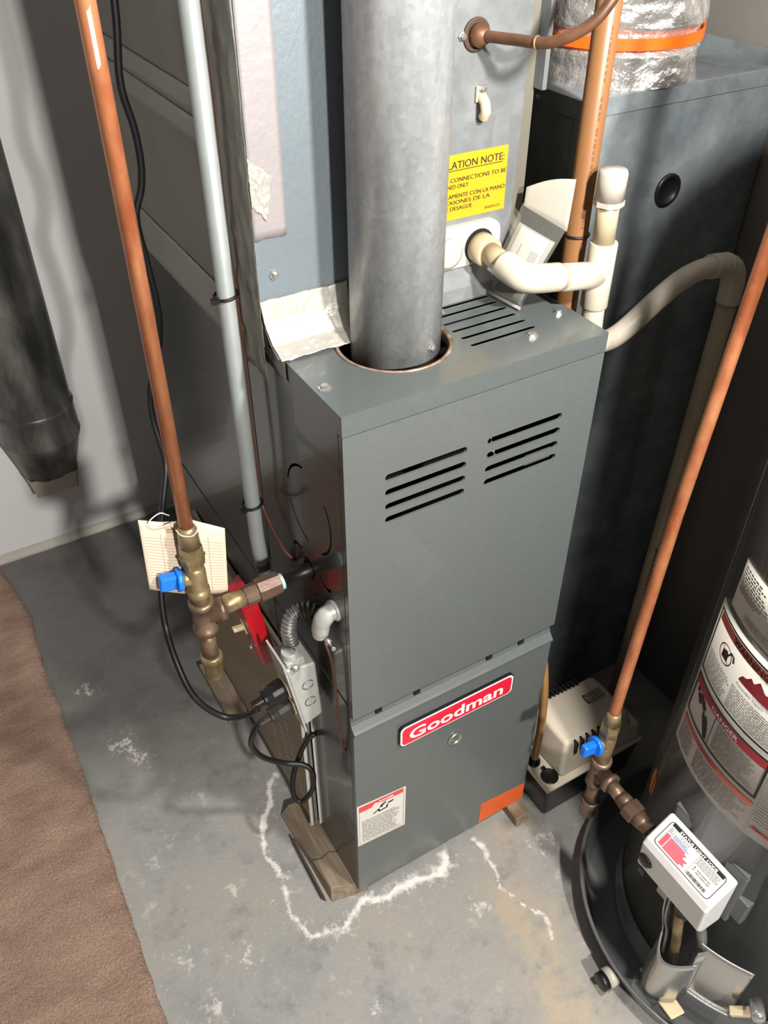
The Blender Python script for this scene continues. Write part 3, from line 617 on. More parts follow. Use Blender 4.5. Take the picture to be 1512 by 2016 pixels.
# ---- leaning outlet box
LEAN = V3((-.15, 0, .989)); LN = V3((-.989, 0, -.15))      # up axis of the box, outward axis of its face
BO = V3((-.040, .075, .418))                                # lower front outer corner
def bx(d, y, u): return BO - LN * d + V3((0, y, 0)) + LEAN * u   # d depth behind face, y back, u up
ob = thing('outlet_box', 'silver metal electrical outlet box leaning on the furnace side with two plugs', 'outlet box', (-.02, .10, .418))
b = MB(); b.hexa([bx(.003, .002, .012), bx(.034, .002, .02), bx(.034, .054, .02), bx(.003, .054, .012), bx(.003, .002, .150), bx(.046, .002, .136), bx(.046, .054, .136), bx(.003, .054, .150)])
body = b.build('box_body', M_ZINC, ob, bevel=.004, seg=3)
b = MB(); b.hexa([bx(0, 0, 0), bx(.003, 0, 0), bx(.003, .056, 0), bx(0, .056, 0), bx(0, 0, .166), bx(.003, 0, .166), bx(.003, .056, .166), bx(0, .056, .166)])
cv = b.build('cover_plate', M_ZINC, ob, bevel=.0008)
for u, dd in ((.062, .022), (.100, .026)):
    b = MB(); P = [bx(dd + .0085 * math.cos(t), .0012, u + .0085 * math.sin(t)) for t in np.linspace(.4, 2 * math.pi - .3, 22)]; b.tube(P, .0008, 6)
    b.build('knockout', M_FLEXC, body)
for u in (.048, .090):
    b = MB(); b.add([bx(-.0025, .012, u - .014), bx(-.0025, .044, u - .014), bx(-.0025, .044, u + .014), bx(-.0025, .012, u + .014), bx(.001, .012, u - .014), bx(.001, .044, u - .014), bx(.001, .044, u + .014), bx(.001, .012, u + .014)],
                    [(0, 1, 2, 3), (0, 1, 5, 4), (1, 2, 6, 5), (2, 3, 7, 6), (3, 0, 4, 7)]); b.build('receptacle', M_IVORY, cv, bevel=.002)
cl = bx(.020, .012, .158)
b = MB(); b.obox(bx(.020, .016, .152), (LN, (0, 1, 0), LEAN), (.026, .024, .014)); b.tube([bx(.020, .016, .155), bx(.020, .016, .172)], .0125, 14); b.build('box_connector', M_ZINC, ob, bevel=.001)
screw(bx(.016, -.0005, .150), (0, -1, 0), ob, .0045, 'clamp_screw')
def plug(o, d, upv, parent, m):
    d = V3(d) / np.linalg.norm(d); s_ = np.cross(d, upv); s_ /= np.linalg.norm(s_); u_ = np.cross(s_, d)
    def rr(t, w, h): return [V3(o) + d * t + s_ * (w / 2) * sx + u_ * (h / 2) * sy for sx, sy in ((-1, -.6), (-.6, -1), (.6, -1), (1, -.6), (1, .6), (.6, 1), (-.6, 1), (-1, .6))]
    b = MB(); P = [(0, .026, .026), (.004, .028, .028), (.020, .027, .026), (.030, .020, .019), (.0305, .024, .022), (.0335, .024, .022), (.034, .014, .014), (.052, .011, .011)]
    vs = [p for q in P for p in rr(*q)]; b.add(vs, [(i * 8 + j, i * 8 + (j + 1) % 8, (i + 1) * 8 + (j + 1) % 8, (i + 1) * 8 + j) for i in range(len(P) - 1) for j in range(8)] + [tuple(range(8))[::-1], tuple((len(P) - 1) * 8 + j for j in range(8))])
    pl_ = b.build('plug', m, parent, bevel=.0008)
    b = MB()
    for t in (.037, .042, .047): b.lathe(V3(o) + d * t, d, [(0, .0072), (.0025, .0072)], 12)
    b.build('strain_relief', m, pl_); return pl_
plug(bx(-.003, .026, .090), LN + V3((0, -.05, -.02)), LEAN, c1, M_CORD)
c2 = thing('appliance_cord', 'short dusty black cord looping from the lower outlet down along the filter', 'power cord', (-.06, .095, .21))
plug(bx(-.003, .026, .048), LN + V3((0, -.05, -.12)), LEAN, c2, M_CORDG)
b = MB(); b.tube(catmull([(-.090, .098, .455), (-.103, .099, .452), (-.113, .102, .430), (-.114, .112, .392), (-.097, .116, .345), (-.066, .112, .312), (-.040, .100, .303), (-.030, .090, .290), (-.030, .088, .262), (-.036, .090, .234), (-.052, .096, .212), (-.060, .106, .226), (-.050, .120, .262), (-.022, .134, .30), (-.001, .136, .315)], 6), .0044, 12); b.build('cord', M_CORD, c2)
# ---- flexible conduit whip and elbow
fx = thing('flexible_conduit', 'short ribbed metal conduit rising from the outlet box to a furnace elbow fitting', 'conduit', (-.03, .10, .57))
FP = catmull([bx(.020, .016, .168), (-.040, .098, .592), (-.040, .102, .618), (-.030, .105, .640), (-.012, .100, .645), (-.002, .092, .640)], 10)
arc = np.cumsum([0] + [np.linalg.norm(FP[i + 1] - FP[i]) for i in range(len(FP) - 1)])
tt = np.linspace(0, arc[-1], 180); FPd = [V3([np.interp(t, arc, [p[k] for p in FP]) for k in range(3)]) for t in tt]
b = MB(); b.tube(FPd, [.0098 + .0016 * math.cos(t / .0056 * 2 * math.pi) for t in tt], 16); b.build('ribbed_tube', M_FLEXC, fx)
el = thing('elbow_connector', 'silver angled cable connector screwed into the furnace side near the door', 'connector', (-.01, .045, .66))
b = MB(); b.tube(catmull([(.001, .036, .694), (-.010, .037, .692), (-.017, .040, .680), (-.019, .044, .660), (-.018, .047, .648)], 6), [.0118] * 7 + [.0124] * 6 + [.0118] * 6 + [.0108] * 5 + [.0095], 20); b.build('elbow_body', M_ZINC, el)
b = MB(); b.lathe((0, .036, .694), (-1, 0, 0), [(0, .0145), (.003, .0145), (.004, .0122)], 24); b.build('lock_ring', M_ZINC, el)
b = MB(); b.lathe((-.016, .030, .650), (0, -1, .05), [(-.002, .0045), (.004, .0045), (.0042, .0016), (.014, .0016), (.0142, .0030), (.017, .0030)], 12); b.build('clamp_bolt', M_SCREW, el)
# ---- red emergency switch
RL = V3((-.15, 0, .989)); RN = V3((-.989, 0, -.15)); RO = V3((-.058, .166, .478))
def rx(d, y, u): return RO - RN * d + V3((0, y, 0)) + RL * u
rs = thing('emergency_switch', 'red emergency switch plate with ivory toggle behind the outlet box', 'switch', (-.04, .20, .478))
b = MB(); b.hexa([rx(0, .006, .006), rx(.0235, 0, 0), rx(.0235, .070, 0), rx(0, .064, .006), rx(0, .006, .134), rx(.0235, 0, .140), rx(.0235, .070, .140), rx(0, .064, .134)]); rp = b.build('switch_cover', M_REDP, rs, bevel=.002)
b = MB(); b.obox(rx(-.001, .036, .070), (RN, (0, 1, 0), RL), (.004, .012, .026)); b.build('toggle_collar', M_IVORY, rs, bevel=.0006)
b = MB(); b.obox(rx(-.010, .036, .072), (RN + RL * .25, (0, 1, 0), RL), (.018, .008, .008)); b.build('toggle', M_IVORY, rs, bevel=.0015)
screw(rx(-.0004, .036, .020), RN, rs, .0028); screw(rx(-.0004, .036, .120), RN, rs, .0028)

# ================================================================== FILTER, WOOD BLOCKS
fl = thing('air_filter', 'flat brown cardboard air filter standing against the furnace side', 'air filter', (-.01, .38, .03))
b = MB(); b.box((-.014, .150, .034), (-.002, .625, .44)); fb = b.build('filter_frame', M_CARD, fl, bevel=.002)
FS = plane((-.0142, 0, 0), (0, -1, 0), (0, 0, 1))
b = MB(); r_ = random.Random(3)
for y0 in (.19, .23, .285):
    for i in range(12):
        z = .09 + i * .014; b.add([FS(-y0 - .004 * i, z, .0006), FS(-y0 + .016 - .004 * i, z + .004, .0006), FS(-y0 + .016 - .004 * i, z + .0065, .0006), FS(-y0 - .004 * i, z + .0025, .0006)], [(0, 1, 2, 3)])
b.build('printed_text', M_WLAB, fb, recalc=False)
for i, (x, y) in enumerate(((-.0165, .1465), (-.008, .1445), (-.001, .142))):
    b = MB(); b.box((x - .0025, y - .0015, .035), (x + .0025, y + .0015, .40)); b.build('rack_rail', M_WHITEP if i != 1 else M_GALV, fl, bevel=.0006)
def block(name, p, m, label, cat='wood block'):
    b = MB(); b.hexa(p); o = b.build(name, m, origin=V3(p[0]), bevel=.0015); return tag(o, label, cat)
wb = block('wood_support_block', [(-.046, .016, 0), (.02, .003, 0), (.02, .215, 0), (-.052, .215, 0), (-.040, .030, .0235), (.02, .006, .0235), (.02, .205, .0235), (-.034, .213, .0235)], M_WOOD, 'weathered wooden block wedged under the front left corner of the furnace')
b = MB(); b.tube([(-.0475, .092, .0235), (-.03, .086, .0237), (-.012, .090, .0237), (.0, .083, .0237)], .0006, 5); b.build('wood_crack', M_INK, wb)
block('wood_shim', [(-.060, .030, 0), (-.053, .021, 0), (-.052, .150, 0), (-.058, .150, 0), (-.059, .034, .016), (-.055, .026, .016), (-.053, .150, .019), (-.057, .150, .019)], M_WOODD, 'dark splintered wood shim leaning against the front wooden block')
block('wood_support_block', [(-.055, .455, 0), (.02, .455, 0), (.02, .62, 0), (-.055, .62, 0), (-.055, .455, .0235), (.02, .455, .0235), (.02, .62, .0235), (-.055, .62, .0235)], M_WOOD, 'rear wooden block under the furnace behind the gas drip leg')
block('wood_support_block', [(.318, -.034, 0), (.352, -.034, 0), (.352, .16, 0), (.318, .16, 0), (.318, -.030, .0235), (.349, -.030, .0235), (.350, .16, .0235), (.318, .16, .0235)], M_WOOD, 'pale wooden block poking out under the orange sticker corner of the furnace')

# ================================================================== WALL STACK AT LEFT
wsx = thing('round_wall_duct', 'old dark round metal duct ending in a boot at the left wall', 'duct', (-.19, 1.12, .22))
b = MB(); b.lathe((-.186, 1.110, 0), (0, 0, 1), [(1.9, .083), (.47, .083)], 48, cap=False); b.build('duct_pipe', M_STOVE, wsx)
b = MB(); b.lathe((-.186, 1.110, 0), (0, 0, 1), [(.475, .0835), (.470, .0870), (.465, .0845), (.400, .0850), (.396, .0865), (.392, .0850), (.385, .0830)], 48, cap=False); b.build('duct_collar', M_STOVE, wsx)
def boot(u, v):
    t = 2 * math.pi * u; cx, cy = math.cos(t), math.sin(t); k = v
    ex, ey = .083 * cx, .083 * cy; m_ = max(abs(cx), abs(cy)); sx, sy = .047 * cx / m_, .040 * cy / m_
    return (-.186 + ex * (1 - k) + sx * k, 1.110 + ey * (1 - k) + (sy + .045) * k, .388 - .165 * k)
b = MB(); b.grid(boot, 48, 6); bt = b.build('boot', M_STOVE, wsx)
def bootn(u, v): p = V3(boot(u, v)); q = V3((p[0] + .186, p[1] - 1.12, 0)); return p + q / np.linalg.norm(q) * .0012
b = MB(); b.grid(lambda u, v: bootn(.5 + .5 * u, .60 + .41 * v + .13 * float(fbm(u * 7, 1.3, 8)) * (1 - v)), 40, 4); b.build('white_paint', M_WHPAINT, bt)

# ================================================================== RETURN DUCT, FLEX DUCT
DX0, DX1, DY0, DY1, DZ = .425, .777, .172, .60, 1.210
rd = thing('return_duct', 'tall weathered galvanized return duct box standing between furnace and water heater', 'duct', (.6, .39, 0))
b = MB(); b.box((DX0, DY0, 0.0), (DX1, DY1, DZ - .003)); b.build('duct_body', M_GALVD, rd, bevel=.001)
b = MB(); b.box((DX0 - .0015, DY0 - .002, DZ - .022), (DX1, DY1, DZ)); b.build('lid', M_GALVD, rd, bevel=.001)
b = MB(); b.box((DX1 - .012, DY0 - .002, DZ), (DX1 - .010, DY1, DZ + .016)); b.build('lid_flange', M_GALVD, rd)
b = MB(); b.box((DX0 - .003, DY0 + .012, .03), (DX0 - .0005, DY0 + .030, DZ - .024)); b.build('drive_cleat', M_GALVD, rd)
DF = plane((0, DY0, 0), (1, 0, 0), (0, 0, 1))
b = MB(); b.lathe(DF(.5985, 1.075), (0, -1, 0), [(0, .0225), (.003, .0225), (.004, .020), (.0035, .0165), (.001, .016), (.001, 0)], 32); b.build('rubber_plug', M_BLK, rd)
screw((DX0 - .0018, .25, DZ - .012), (-1, 0, 0), rd, .003)
fd = thing('insulated_flex_duct', 'crinkled silver foil flexible duct rising from the return duct lid', 'flexible duct', (.557, .268, DZ))
def flexp(u, v):
    z = .40 * v; t = 2 * math.pi * u; rr_ = .110 + .0045 * abs(math.sin(math.pi * (z - .02) / .072)) ** .7 - (.007 if abs(z - .050) < .012 else 0) + .0045 * float(fbm(math.cos(t) * 3.5 + 9, z * 60 + math.sin(t) * 3.5, 31, 4)) + .0035 * float(fbm(t * 4, z * 26 + 4 * t, 37, 4))
    return (.557 + rr_ * math.cos(t), .280 + rr_ * math.sin(t), DZ + z)
b = MB(); b.grid(flexp, 200, 130); b.build('foil_jacket', M_FLEX, fd)
b = MB(); P = np.linspace(0, 2 * math.pi, 73)
b.add([(.557 + r * math.cos(t), .280 + r * math.sin(t), DZ + .050 + dz) for t in P for r, dz in ((.1125, -.0065), (.1145, -.0065), (.1145, .0065), (.1125, .0065))], [(i * 4 + j, (i + 1) * 4 + j, (i + 1) * 4 + (j + 1) % 4, i * 4 + (j + 1) % 4) for i in range(72) for j in range(4)], False)
st = b.build('orange_strap', M_ORAS, fd)
ta = math.radians(-18); rad = V3((math.cos(ta), math.sin(ta), 0)); tan_ = V3((-math.sin(ta), math.cos(ta), 0))
b = MB(); b.obox(V3((.557, .280, DZ + .051)) + rad * .119 + tan_ * .0, (rad, tan_, (0, 0, 1)), (.012, .026, .0185)); b.build('strap_buckle', M_ORAS, st, bevel=.0015)

# ================================================================== BROWN PIPE, REFRIGERANT LINE
bpx = thing('brown_drain_riser', 'brown-stained plastic pipe running straight up beside the duct corner', 'pipe', (.404, .128, .15))
b = MB(); b.tube([(.399, .128, 1.95), (.404, .128, .9), (.408, .128, .16)], .0145, 20); br = b.build('pipe', M_BROWNP, bpx)
b = MB(); b.tube([(.4035 + .0152 * math.cos(t), .128 + .0152 * math.sin(t), 1.069) for t in np.linspace(0, 2 * math.pi, 25)], .0018, 8, cap=False); b.build('cable_tie', M_CORD, bpx)
PM = lambda u, v, n=0.0: V3((.4025 + (.0146 + n) * math.cos(v), .128 + (.0146 + n) * math.sin(v), u))
b = MB(); r_ = random.Random(9); z = 1.08
while z < 1.30:
    L = r_.uniform(.002, .006)
    if r_.random() < .8: b.add([PM(z, -1.92), PM(z + L, -1.92), PM(z + L, -1.76), PM(z, -1.76)], [(0, 1, 2, 3)])
    z += L + r_.uniform(.001, .004)
b.build('pipe_print', mat('brown_print', (122, 84, 54), .6), br, recalc=False)
rl = thing('refrigerant_line', 'tarnished copper refrigerant tube bending up from the coil cabinet', 'pipe', (.262, .165, 1.296))
b = MB(); b.lathe(COILF(.262, 1.296, -.004), (.18, -1, 0), [(0, .0115), (.012, .0118), (.014, .0090), (.020, .0066)], 24); b.build('brazed_bell', M_COPPERD, rl)
b = MB(); b.tube(catmull([(.262, .168, 1.296), (.266, .148, 1.297), (.274, .118, 1.2985), (.285, .082, 1.301), (.300, .056, 1.313), (.316, .043, 1.331), (.334, .040, 1.362), (.345, .040, 1.42), (.348, .040, 1.60), (.348, .04, 1.9)], 8), .0056, 18); b.build('copper_tube', M_COPPERD, rl)
b = MB(); b.lathe((.2805, .0945, 1.2995), (.3, -.95, .08), [(0, .0058), (.0005, .0066), (.0020, .0066), (.0025, .0058)], 18); b.build('solder_ring', M_BRASS, rl)

# ================================================================== PVC DRAIN
pv = thing('condensate_drain_pipe', 'white PVC condensate drain with capped tee and curved trap beside the furnace', 'drain pipe', (.42, .085, .10))
PY = .086
b = MB(); b.lathe((.281, .168, 1.066), (0, -1, -.02), [(0, .0165), (.006, .0175), (.007, .0190), (.026, .0185), (.027, .0155)], 28); b.build('threaded_adapter', M_PVCY, pv)
b = MB(); b.tube([(.281, .145, 1.0655), (.2825, .105, 1.0605)], .0135, 20); b.build('stained_pipe', M_PVCY, pv)
b = MB(); b.tube(catmull([(.2825, .114, 1.0615), (.2835, .098, 1.0590), (.288, .086, 1.0560), (.300, .0815, 1.0525), (.318, .0825, 1.0480), (.343, .0845, 1.0430)], 6), .0172, 22); b.build('elbow', M_PVC, pv)
b = MB(); b.tube([(.342, .0845, 1.0432), (.358, .0855, 1.040)], .0140, 20); b.build('short_pipe', M_PVCY, pv)
b = MB(); b.lathe((.411, PY, .988), (-.006, 0, 1), [(0, .0165), (.001, .0172), (.083, .0172), (.084, .0165), (.084, .0140)], 26)
b.lathe((.409, PY, 1.030), (-1, 0, .17), [(0, .0168), (.058, .0168), (.0585, .0145)], 26); b.build('tee', M_PVC, pv)
b = MB(); b.tube([(.4095, PY, 1.068), (.4070, PY, 1.130)], .0135, 20); b.build('riser', M_PVCY, pv)
b = MB(); b.lathe((.4072, PY, 1.118), (0, 0, 1), [(0, .0185), (.006, .0185)], 8, smooth=False); cpp = b.build('cap_hex', M_PVCW, pv)
b = MB(); b.lathe((.4070, PY, 1.1245), (0, 0, 1), [(0, .0172), (.030, .0172), (.034, .0155), (.035, 0)], 28); b.build('cap', M_PVCW, pv)
TR = catmull([(.4115, PY, .995), (.4125, PY, .968), (.4155, PY, .948), (.428, PY, .9315), (.449, PY, .9285), (.472, PY, .935), (.498, PY, .950), (.528, PY, .968), (.560, PY, .9845), (.592, PY, .9925), (.622, PY, .9925), (.646, PY, .986)], 8)
b = MB(); b.tube(TR, .0142, 22); b.build('trap', M_PVC, pv)
b = MB(); b.tube(catmull([(.618, PY, .9935), (.642, PY, .9905), (.661, PY, .983), (.672, PY, .968), (.675, PY, .945), (.675, PY, .928)], 8), .0168, 22); b.build('elbow', M_PVC, pv)
b = MB(); b.lathe((.6465, PY, .9895), (1, 0, -.3), [(0, .0168), (.0005, .0176), (.003, .0176), (.0035, .0168)], 22); b.build('elbow_rim', M_PVC, pv)
b = MB(); b.tube([(.675, PY, .935), (.668, PY, .5), (.660, PY, .022)], .0138, 20); dr = b.build('drop_pipe', M_PVCY, pv)
DM = lambda u, v, n=0.0: V3((.6655 + (.0139 + n) * math.cos(v), PY + (.0139 + n) * math.sin(v), u))
b = MB(); r_ = random.Random(5)
for i in range(14):
    z = .30 + i * .012; b.add([DM(z, -2.6 + .1 * r_.random()), DM(z + .008, -2.5), DM(z + .006, -2.1), DM(z - .001, -2.2)], [(0, 1, 2, 3)])
b.build('pipe_print', M_PRINT, dr, recalc=False)

# ================================================================== DOCUMENT SLEEVE
ds = thing('document_sleeve', 'clear plastic document sleeve with folded papers leaning behind the PVC elbow', 'document sleeve', (.30, .12, 1.006))
A0, B0, A1, B1 = V3((.293, .160, 1.0075)), V3((.301, .095, 1.0075)), V3((.3605, .163, 1.120)), V3((.415, .158, 1.122))
A1 = V3((.3345, .150, 1.113)); B1 = V3((.3630, .100, 1.092))
def dsp(u, v, n=0.0):
    p = (A0 * (1 - u) + B0 * u) * (1 - v) + (A1 * (1 - u) + B1 * u) * v; q = np.cross(B0 - A0, A1 - A0); q /= np.linalg.norm(q)
    if q[1] > 0: q = -q
    return p + q * (n + .004 * math.sin(math.pi * u) * math.sin(math.pi * min(v * 1.1, 1)))
b = MB(); b.grid(lambda u, v: dsp(u, v, .0035), 12, 12); b.build('plastic_sleeve', M_POUCH, ds)
b = MB(); b.sheet(lambda u, v: dsp(.06 + .84 * u, .03 + .78 * v, 0), 10, 10, .001, (0, 1, 0)); sh = b.build('paper_stack', M_SHEET, ds)
b = MB(); b.sheet(lambda u, v: dsp(.16 + .66 * u, .19 + .60 * v, .0010), 8, 8, .0004, (0, 1, 0)); b.build('folded_letter', mat('letter_paper', (190, 188, 180), .7), ds)
rect('dark_picture', .22, .06, .70, .22, lambda u, v, n: dsp(u, v, n), M_DARKP, sh, .0016, 6)
rect('typed_rule', .36, .34, .37, .64, lambda u, v, n: dsp(u, v, n), M_FINE, sh, .0022)
b = MB()
for i in range(4): b.add([dsp(.62 + .045 * i, .30 + .04 * i, .0022), dsp(.635 + .045 * i, .30 + .04 * i, .0022), dsp(.635 + .045 * i, .62, .0022), dsp(.62 + .045 * i, .62, .0022)], [(0, 1, 2, 3)])
b.build('typed_lines', M_FINE, sh, recalc=False)
b = MB(); b.sheet(lambda u, v: dsp(u * 1.0, .97, .0) * (1 - v) + (V3((.336, .152, 1.131)) * (1 - u) + V3((.3755, .112, 1.145)) * u + V3((0, 0, .004 * math.sin(math.pi * u)))) * v, 12, 6, .0004, (0, 1, 0)); b.build('open_flap', mat('cloudy_plastic', (176, 172, 160), .3, alpha=.9), ds)
b = MB(); b.tube([dsp(0, 0, .004), dsp(.5, 0, .004), dsp(1, 0, .004)], .002, 8); b.build('sleeve_seam', M_SHEET, ds)

# ================================================================== CONDENSATE PUMP
cp = thing('condensate_pump', 'cream condensate pump with black tank on the floor right of the furnace', 'pump', (.48, .02, 0))
b = MB(); b.hexa([(.378, -.040, 0), (.585, -.040, 0), (.585, .080, 0), (.378, .080, 0), (.368, -.048, .096), (.594, -.048, .096), (.594, .088, .096), (.368, .088, .096)]); b.build('tank', M_TANK, cp, bevel=.006, seg=3)
b = MB(); b.hexa([(.364, -.051, .096), (.597, -.051, .096), (.597, .091, .096), (.364, .091, .096), (.364, -.051, .103), (.597, -.051, .103), (.597, .091, .103), (.364, .091, .103)]); b.build('tank_lid', M_CREAM, cp, bevel=.003)
b = MB(); b.hexa([(.402, -.040, .102), (.585, -.042, .102), (.585, .084, .102), (.402, .084, .102), (.410, -.030, .190), (.560, -.030, .182), (.560, .072, .182), (.410, .072, .190)]); cvr = b.build('motor_cover', M_CREAM, cp, bevel=.008, seg=3)
b = MB(); b.hexa([(.500, -.038, .102), (.592, -.046, .102), (.592, .086, .102), (.500, .082, .102), (.505, -.033, .150), (.588, -.040, .145), (.588, .080, .145), (.505, .074, .150)]); b.build('cover_step', M_CREAM, cvr, bevel=.006, seg=3)
for i in range(8):
    x = .428 + .014 * i; b = MB(); b.box((x, -.0385 + .0004, .158), (x + .0045, -.026, .187)); b.build('vent_slot', M_INK, cvr)
for i in range(12):
    x = .412 + .0095 * i; b = MB(); b.box((x, .066, .176), (x + .0042, .0785, .1908)); b.build('vent_slot', M_INK, cvr)
PT = plane((0, 0, .1895), (1, 0, 0), (0, 1, 0))
frame('embossed_emblem', .505, .020, .545, .040, .003, PT, M_PRINT, cvr, .0002, 1)
greek('embossed_lettering', .508, .022, .543, .038, 2, PT, M_PRINT, cvr, .0004, .5, 3, (1, 2))
b = MB(); b.lathe((.388, -.026, .1035), (0, 0, 1), [(0, .0165), (.0012, .0165), (.0014, .0145), (.0006, .0135), (.0006, 0)], 28); b.build('inlet_plug', M_TANK, cp)
b = MB(); b.box((.384, -.012, .103), (.392, -.004, .107)); b.build('plug_tab', M_TANK, cp)
b = MB(); b.lathe((.382, .013, .102), (0, 0, 1), [(0, .012), (.006, .012), (.007, .009), (.016, .009), (.017, .0075)], 20); b.build('discharge_fitting', M_TANK, cp)
b = MB(); b.tube(catmull([(.382, .013, .112), (.3835, .0135, .16), (.388, .018, .22), (.396, .04, .32), (.403, .09, .45), (.405, .112, .60)]), .0075, 14); b.build('discharge_tube', M_TUBE, cp)

# ================================================================== WATER HEATER GAS LINE
HX, HY = .331, -.166
g2 = thing('heater_gas_line', 'copper gas pipe with blue-handled valve and union feeding the water heater', 'gas pipe', (HX, HY, .225))
b = MB(); b.tube([(.495, -.098, 1.95), (.408, -.1385, 1.17), (.367, -.1495, .83), (HX, HY, .50), (HX, HY, .478)], .0080, 18); b.build('copper_tube', M_COPPER, g2)
zl(HX, HY, [(.492, .0090), (.486, .0105), (.468, .0128)], 20, 'flare_nut_sleeve', M_BRASS, g2)
zl(HX, HY, [(.469, .0138), (.456, .0148), (.453, .0150), (.440, .0136)], 6, 'flare_nut', M_BRASS, g2, smooth=False)
vb2 = zl(HX, HY, [(.442, .0116), (.436, .0130), (.410, .0130), (.404, .0122), (.378, .0116)], 20, 'valve_body', M_BRASS, g2)
hd = V3((-.97, .05, .10)); hd /= np.linalg.norm(hd); hc = V3((HX, HY, .423))
b = MB(); b.lathe(hc, hd, [(.006, .0108), (.014, .0100), (.018, .0088)], 20); b.build('valve_neck', M_BRASS, vb2)
b = MB(); b.lathe(hc, hd, [(.017, .0136), (.018, .0152), (.023, .0152), (.024, .0136)], 24); hh = b.build('valve_handle', M_BLUE, g2)
b = MB(); b.obox(hc + hd * .034, (hd, np.cross(hd, (0, 0, 1)), np.cross(np.cross(hd, (0, 0, 1)), hd)), (.023, .012, .021)); b.build('handle_grip', M_BLUE, hh, bevel=.003)
tee(HX, HY, .350, (0, -1, 0), .030, .0136, M_IRON, g2)
zl(HX, HY, [(.324, .0108), (.262, .0108)], 18, 'drip_nipple', M_IRON, g2)
zl(HX, HY, [(.272, .0120), (.271, .0148), (.262, .0148), (.260, .0136), (.236, .0132), (.231, .009)], 24, 'drip_cap', M_IRON, g2)
yl_ = lambda prof, n, name, m, phase=0.0, smooth=True: xl(prof, n, name, m, g2, phase, smooth, (HX, HY, .350), (-.006, -1, -.06))
yl_([(.026, .0108), (.052, .0108)], 18, 'nipple', M_IRON)
yl_([(.050, .0120), (.060, .0128), (.068, .0128)], 18, 'union_tail', M_IRON)
yl_([(.067, .0162), (.068, .0176), (.084, .0176), (.086, .0150)], 8, 'union_nut', M_UNION, .2, False)
yl_([(.086, .0136), (.098, .0126), (.102, .0122), (.103, .0106), (.118, .0106)], 18, 'union_end', M_IRON)
yl_([(.112, .0125), (.124, .0125)], 18, 'inlet_collar', M_BLK)

# ================================================================== WATER HEATER IN ITS PAN
pan = thing('drain_pan', 'round black drain pan under the water heater', 'drain pan', (HC[0], HC[1], 0))
b = MB(); b.lathe((HC[0], HC[1], 0), (0, 0, 1), [(.004, .0), (.004, .245), (.008, .252), (.054, .2655), (.058, .2675), (.0585, .2705), (.056, .2725), (.053, .2715), (.052, .268), (.006, .2545), (0.0, .250), (0, 0)], 96, cap=False); b.build('pan_dish', M_PAN, pan)
ca = math.radians(176); rad = V3((math.cos(ca), math.sin(ca), 0)); pc = V3((HC[0], HC[1], .030)) + rad * .268
b = MB(); b.lathe(pc, rad, [(0, .016), (.012, .016), (.0125, .0135), (.016, .0135)], 24); b.build('drain_cap', M_PVCW, pan)
b = MB(); b.lathe(pc, rad, [(.0155, .0150), (.026, .0150), (.027, .013), (.027, 0)], 24); b.build('drain_fitting', M_BLK, pan)
wh = thing('water_heater', 'charcoal cylindrical gas water heater with warning labels at right', 'water heater', (HC[0], HC[1], .004))
b = MB(); b.lathe((HC[0], HC[1], 0), (0, 0, 1), [(.060, .196), (.060, HR), (1.33, HR), (1.345, .198), (1.36, .185), (1.375, .12), (1.38, 0)], 128, cap=False); b.build('jacket', M_HEAT, wh)
b = MB(); b.lathe((HC[0], HC[1], 0), (0, 0, 1), [(.005, .205), (.030, .205), (.034, .2005), (.062, .2005)], 128, cap=False); b.build('base_ring', M_PAN, wh)
C0 = cyl(HR); dg = lambda d: HR * math.radians(d)
b = MB(); b.sheet(lambda u, v: C0(dg(138.0) + .004 * u, .07 + 1.25 * v, .0006), 2, 1, .0006, lambda u, v: C0(dg(138.0), 1, 1) - C0(dg(138.0), 1, 0)); b.build('jacket_seam', M_HEAT, wh)
# --- warning sheet
a0, a1 = dg(143.3), dg(222)
ws = rect('warning_sheet', a0, .480, a1, .750, C0, M_GLAB, wh, .0004, 40, .0004)
ul = lambda d: dg(d)
frame('warning_frame', ul(145), .632, ul(214), .742, .0032, C0, M_INK, ws, .0012, 36)
rect('warning_band', ul(146.2), .7245, ul(213), .738, C0, M_RED3, ws, .0010, 30)
text('warning_lettering', 'WARNING', ul(158), .7270, .0085, C0, M_INK, ws, width=.064, bold=.03, n=.0014)
b = MB(); b.grid(lambda u, v: C0(ul(156.2) + (.0128 + .0018 * v) * math.cos(2 * math.pi * u), .698 + (.0128 + .0018 * v) * math.sin(2 * math.pi * u), .0012), 36, 1)
b.add([C0(ul(156.2) + dx, .698 + dz, .0013) for dx, dz in ((-.0095, .0085), (-.0085, .0095), (.0095, -.0085), (.0085, -.0095))], [(0, 1, 2, 3)]); b.build('prohibition_ring', M_RED2, ws, recalc=False)
quad('gas_can', [(ul(156.2) + dx, .698 + dz) for dx, dz in ((-.007, -.008), (.006, -.008), (.006, .004), (.002, .008), (-.007, .004))], C0, M_INK, ws, .0011)
b = MB(); b.tube([C0(ul(156.2) + .006, .702, .0012), C0(ul(156.2) + .010, .710, .0012), C0(ul(156.2) + .0155, .709, .0012), C0(ul(156.2) + .018, .702, .0012)], .0013, 6); b.build('nozzle', M_INK, ws)
fa = np.linspace(165.8, 186, 40); ft = np.interp(fa, [165.8, 167, 168.6, 170.5, 172, 174, 177, 180, 184, 186], [.695, .703, .704, .712, .708, .718, .708, .712, .704, .706])
b = MB(); b.add([C0(ul(a_), .692, .0012) for a_ in fa] + [C0(ul(a_), t_, .0012) for a_, t_ in zip(fa, ft)], [(k, k + 1, 41 + k, 40 + k) for k in range(39)]); b.build('vapour_flames', M_RED2, ws, recalc=False)
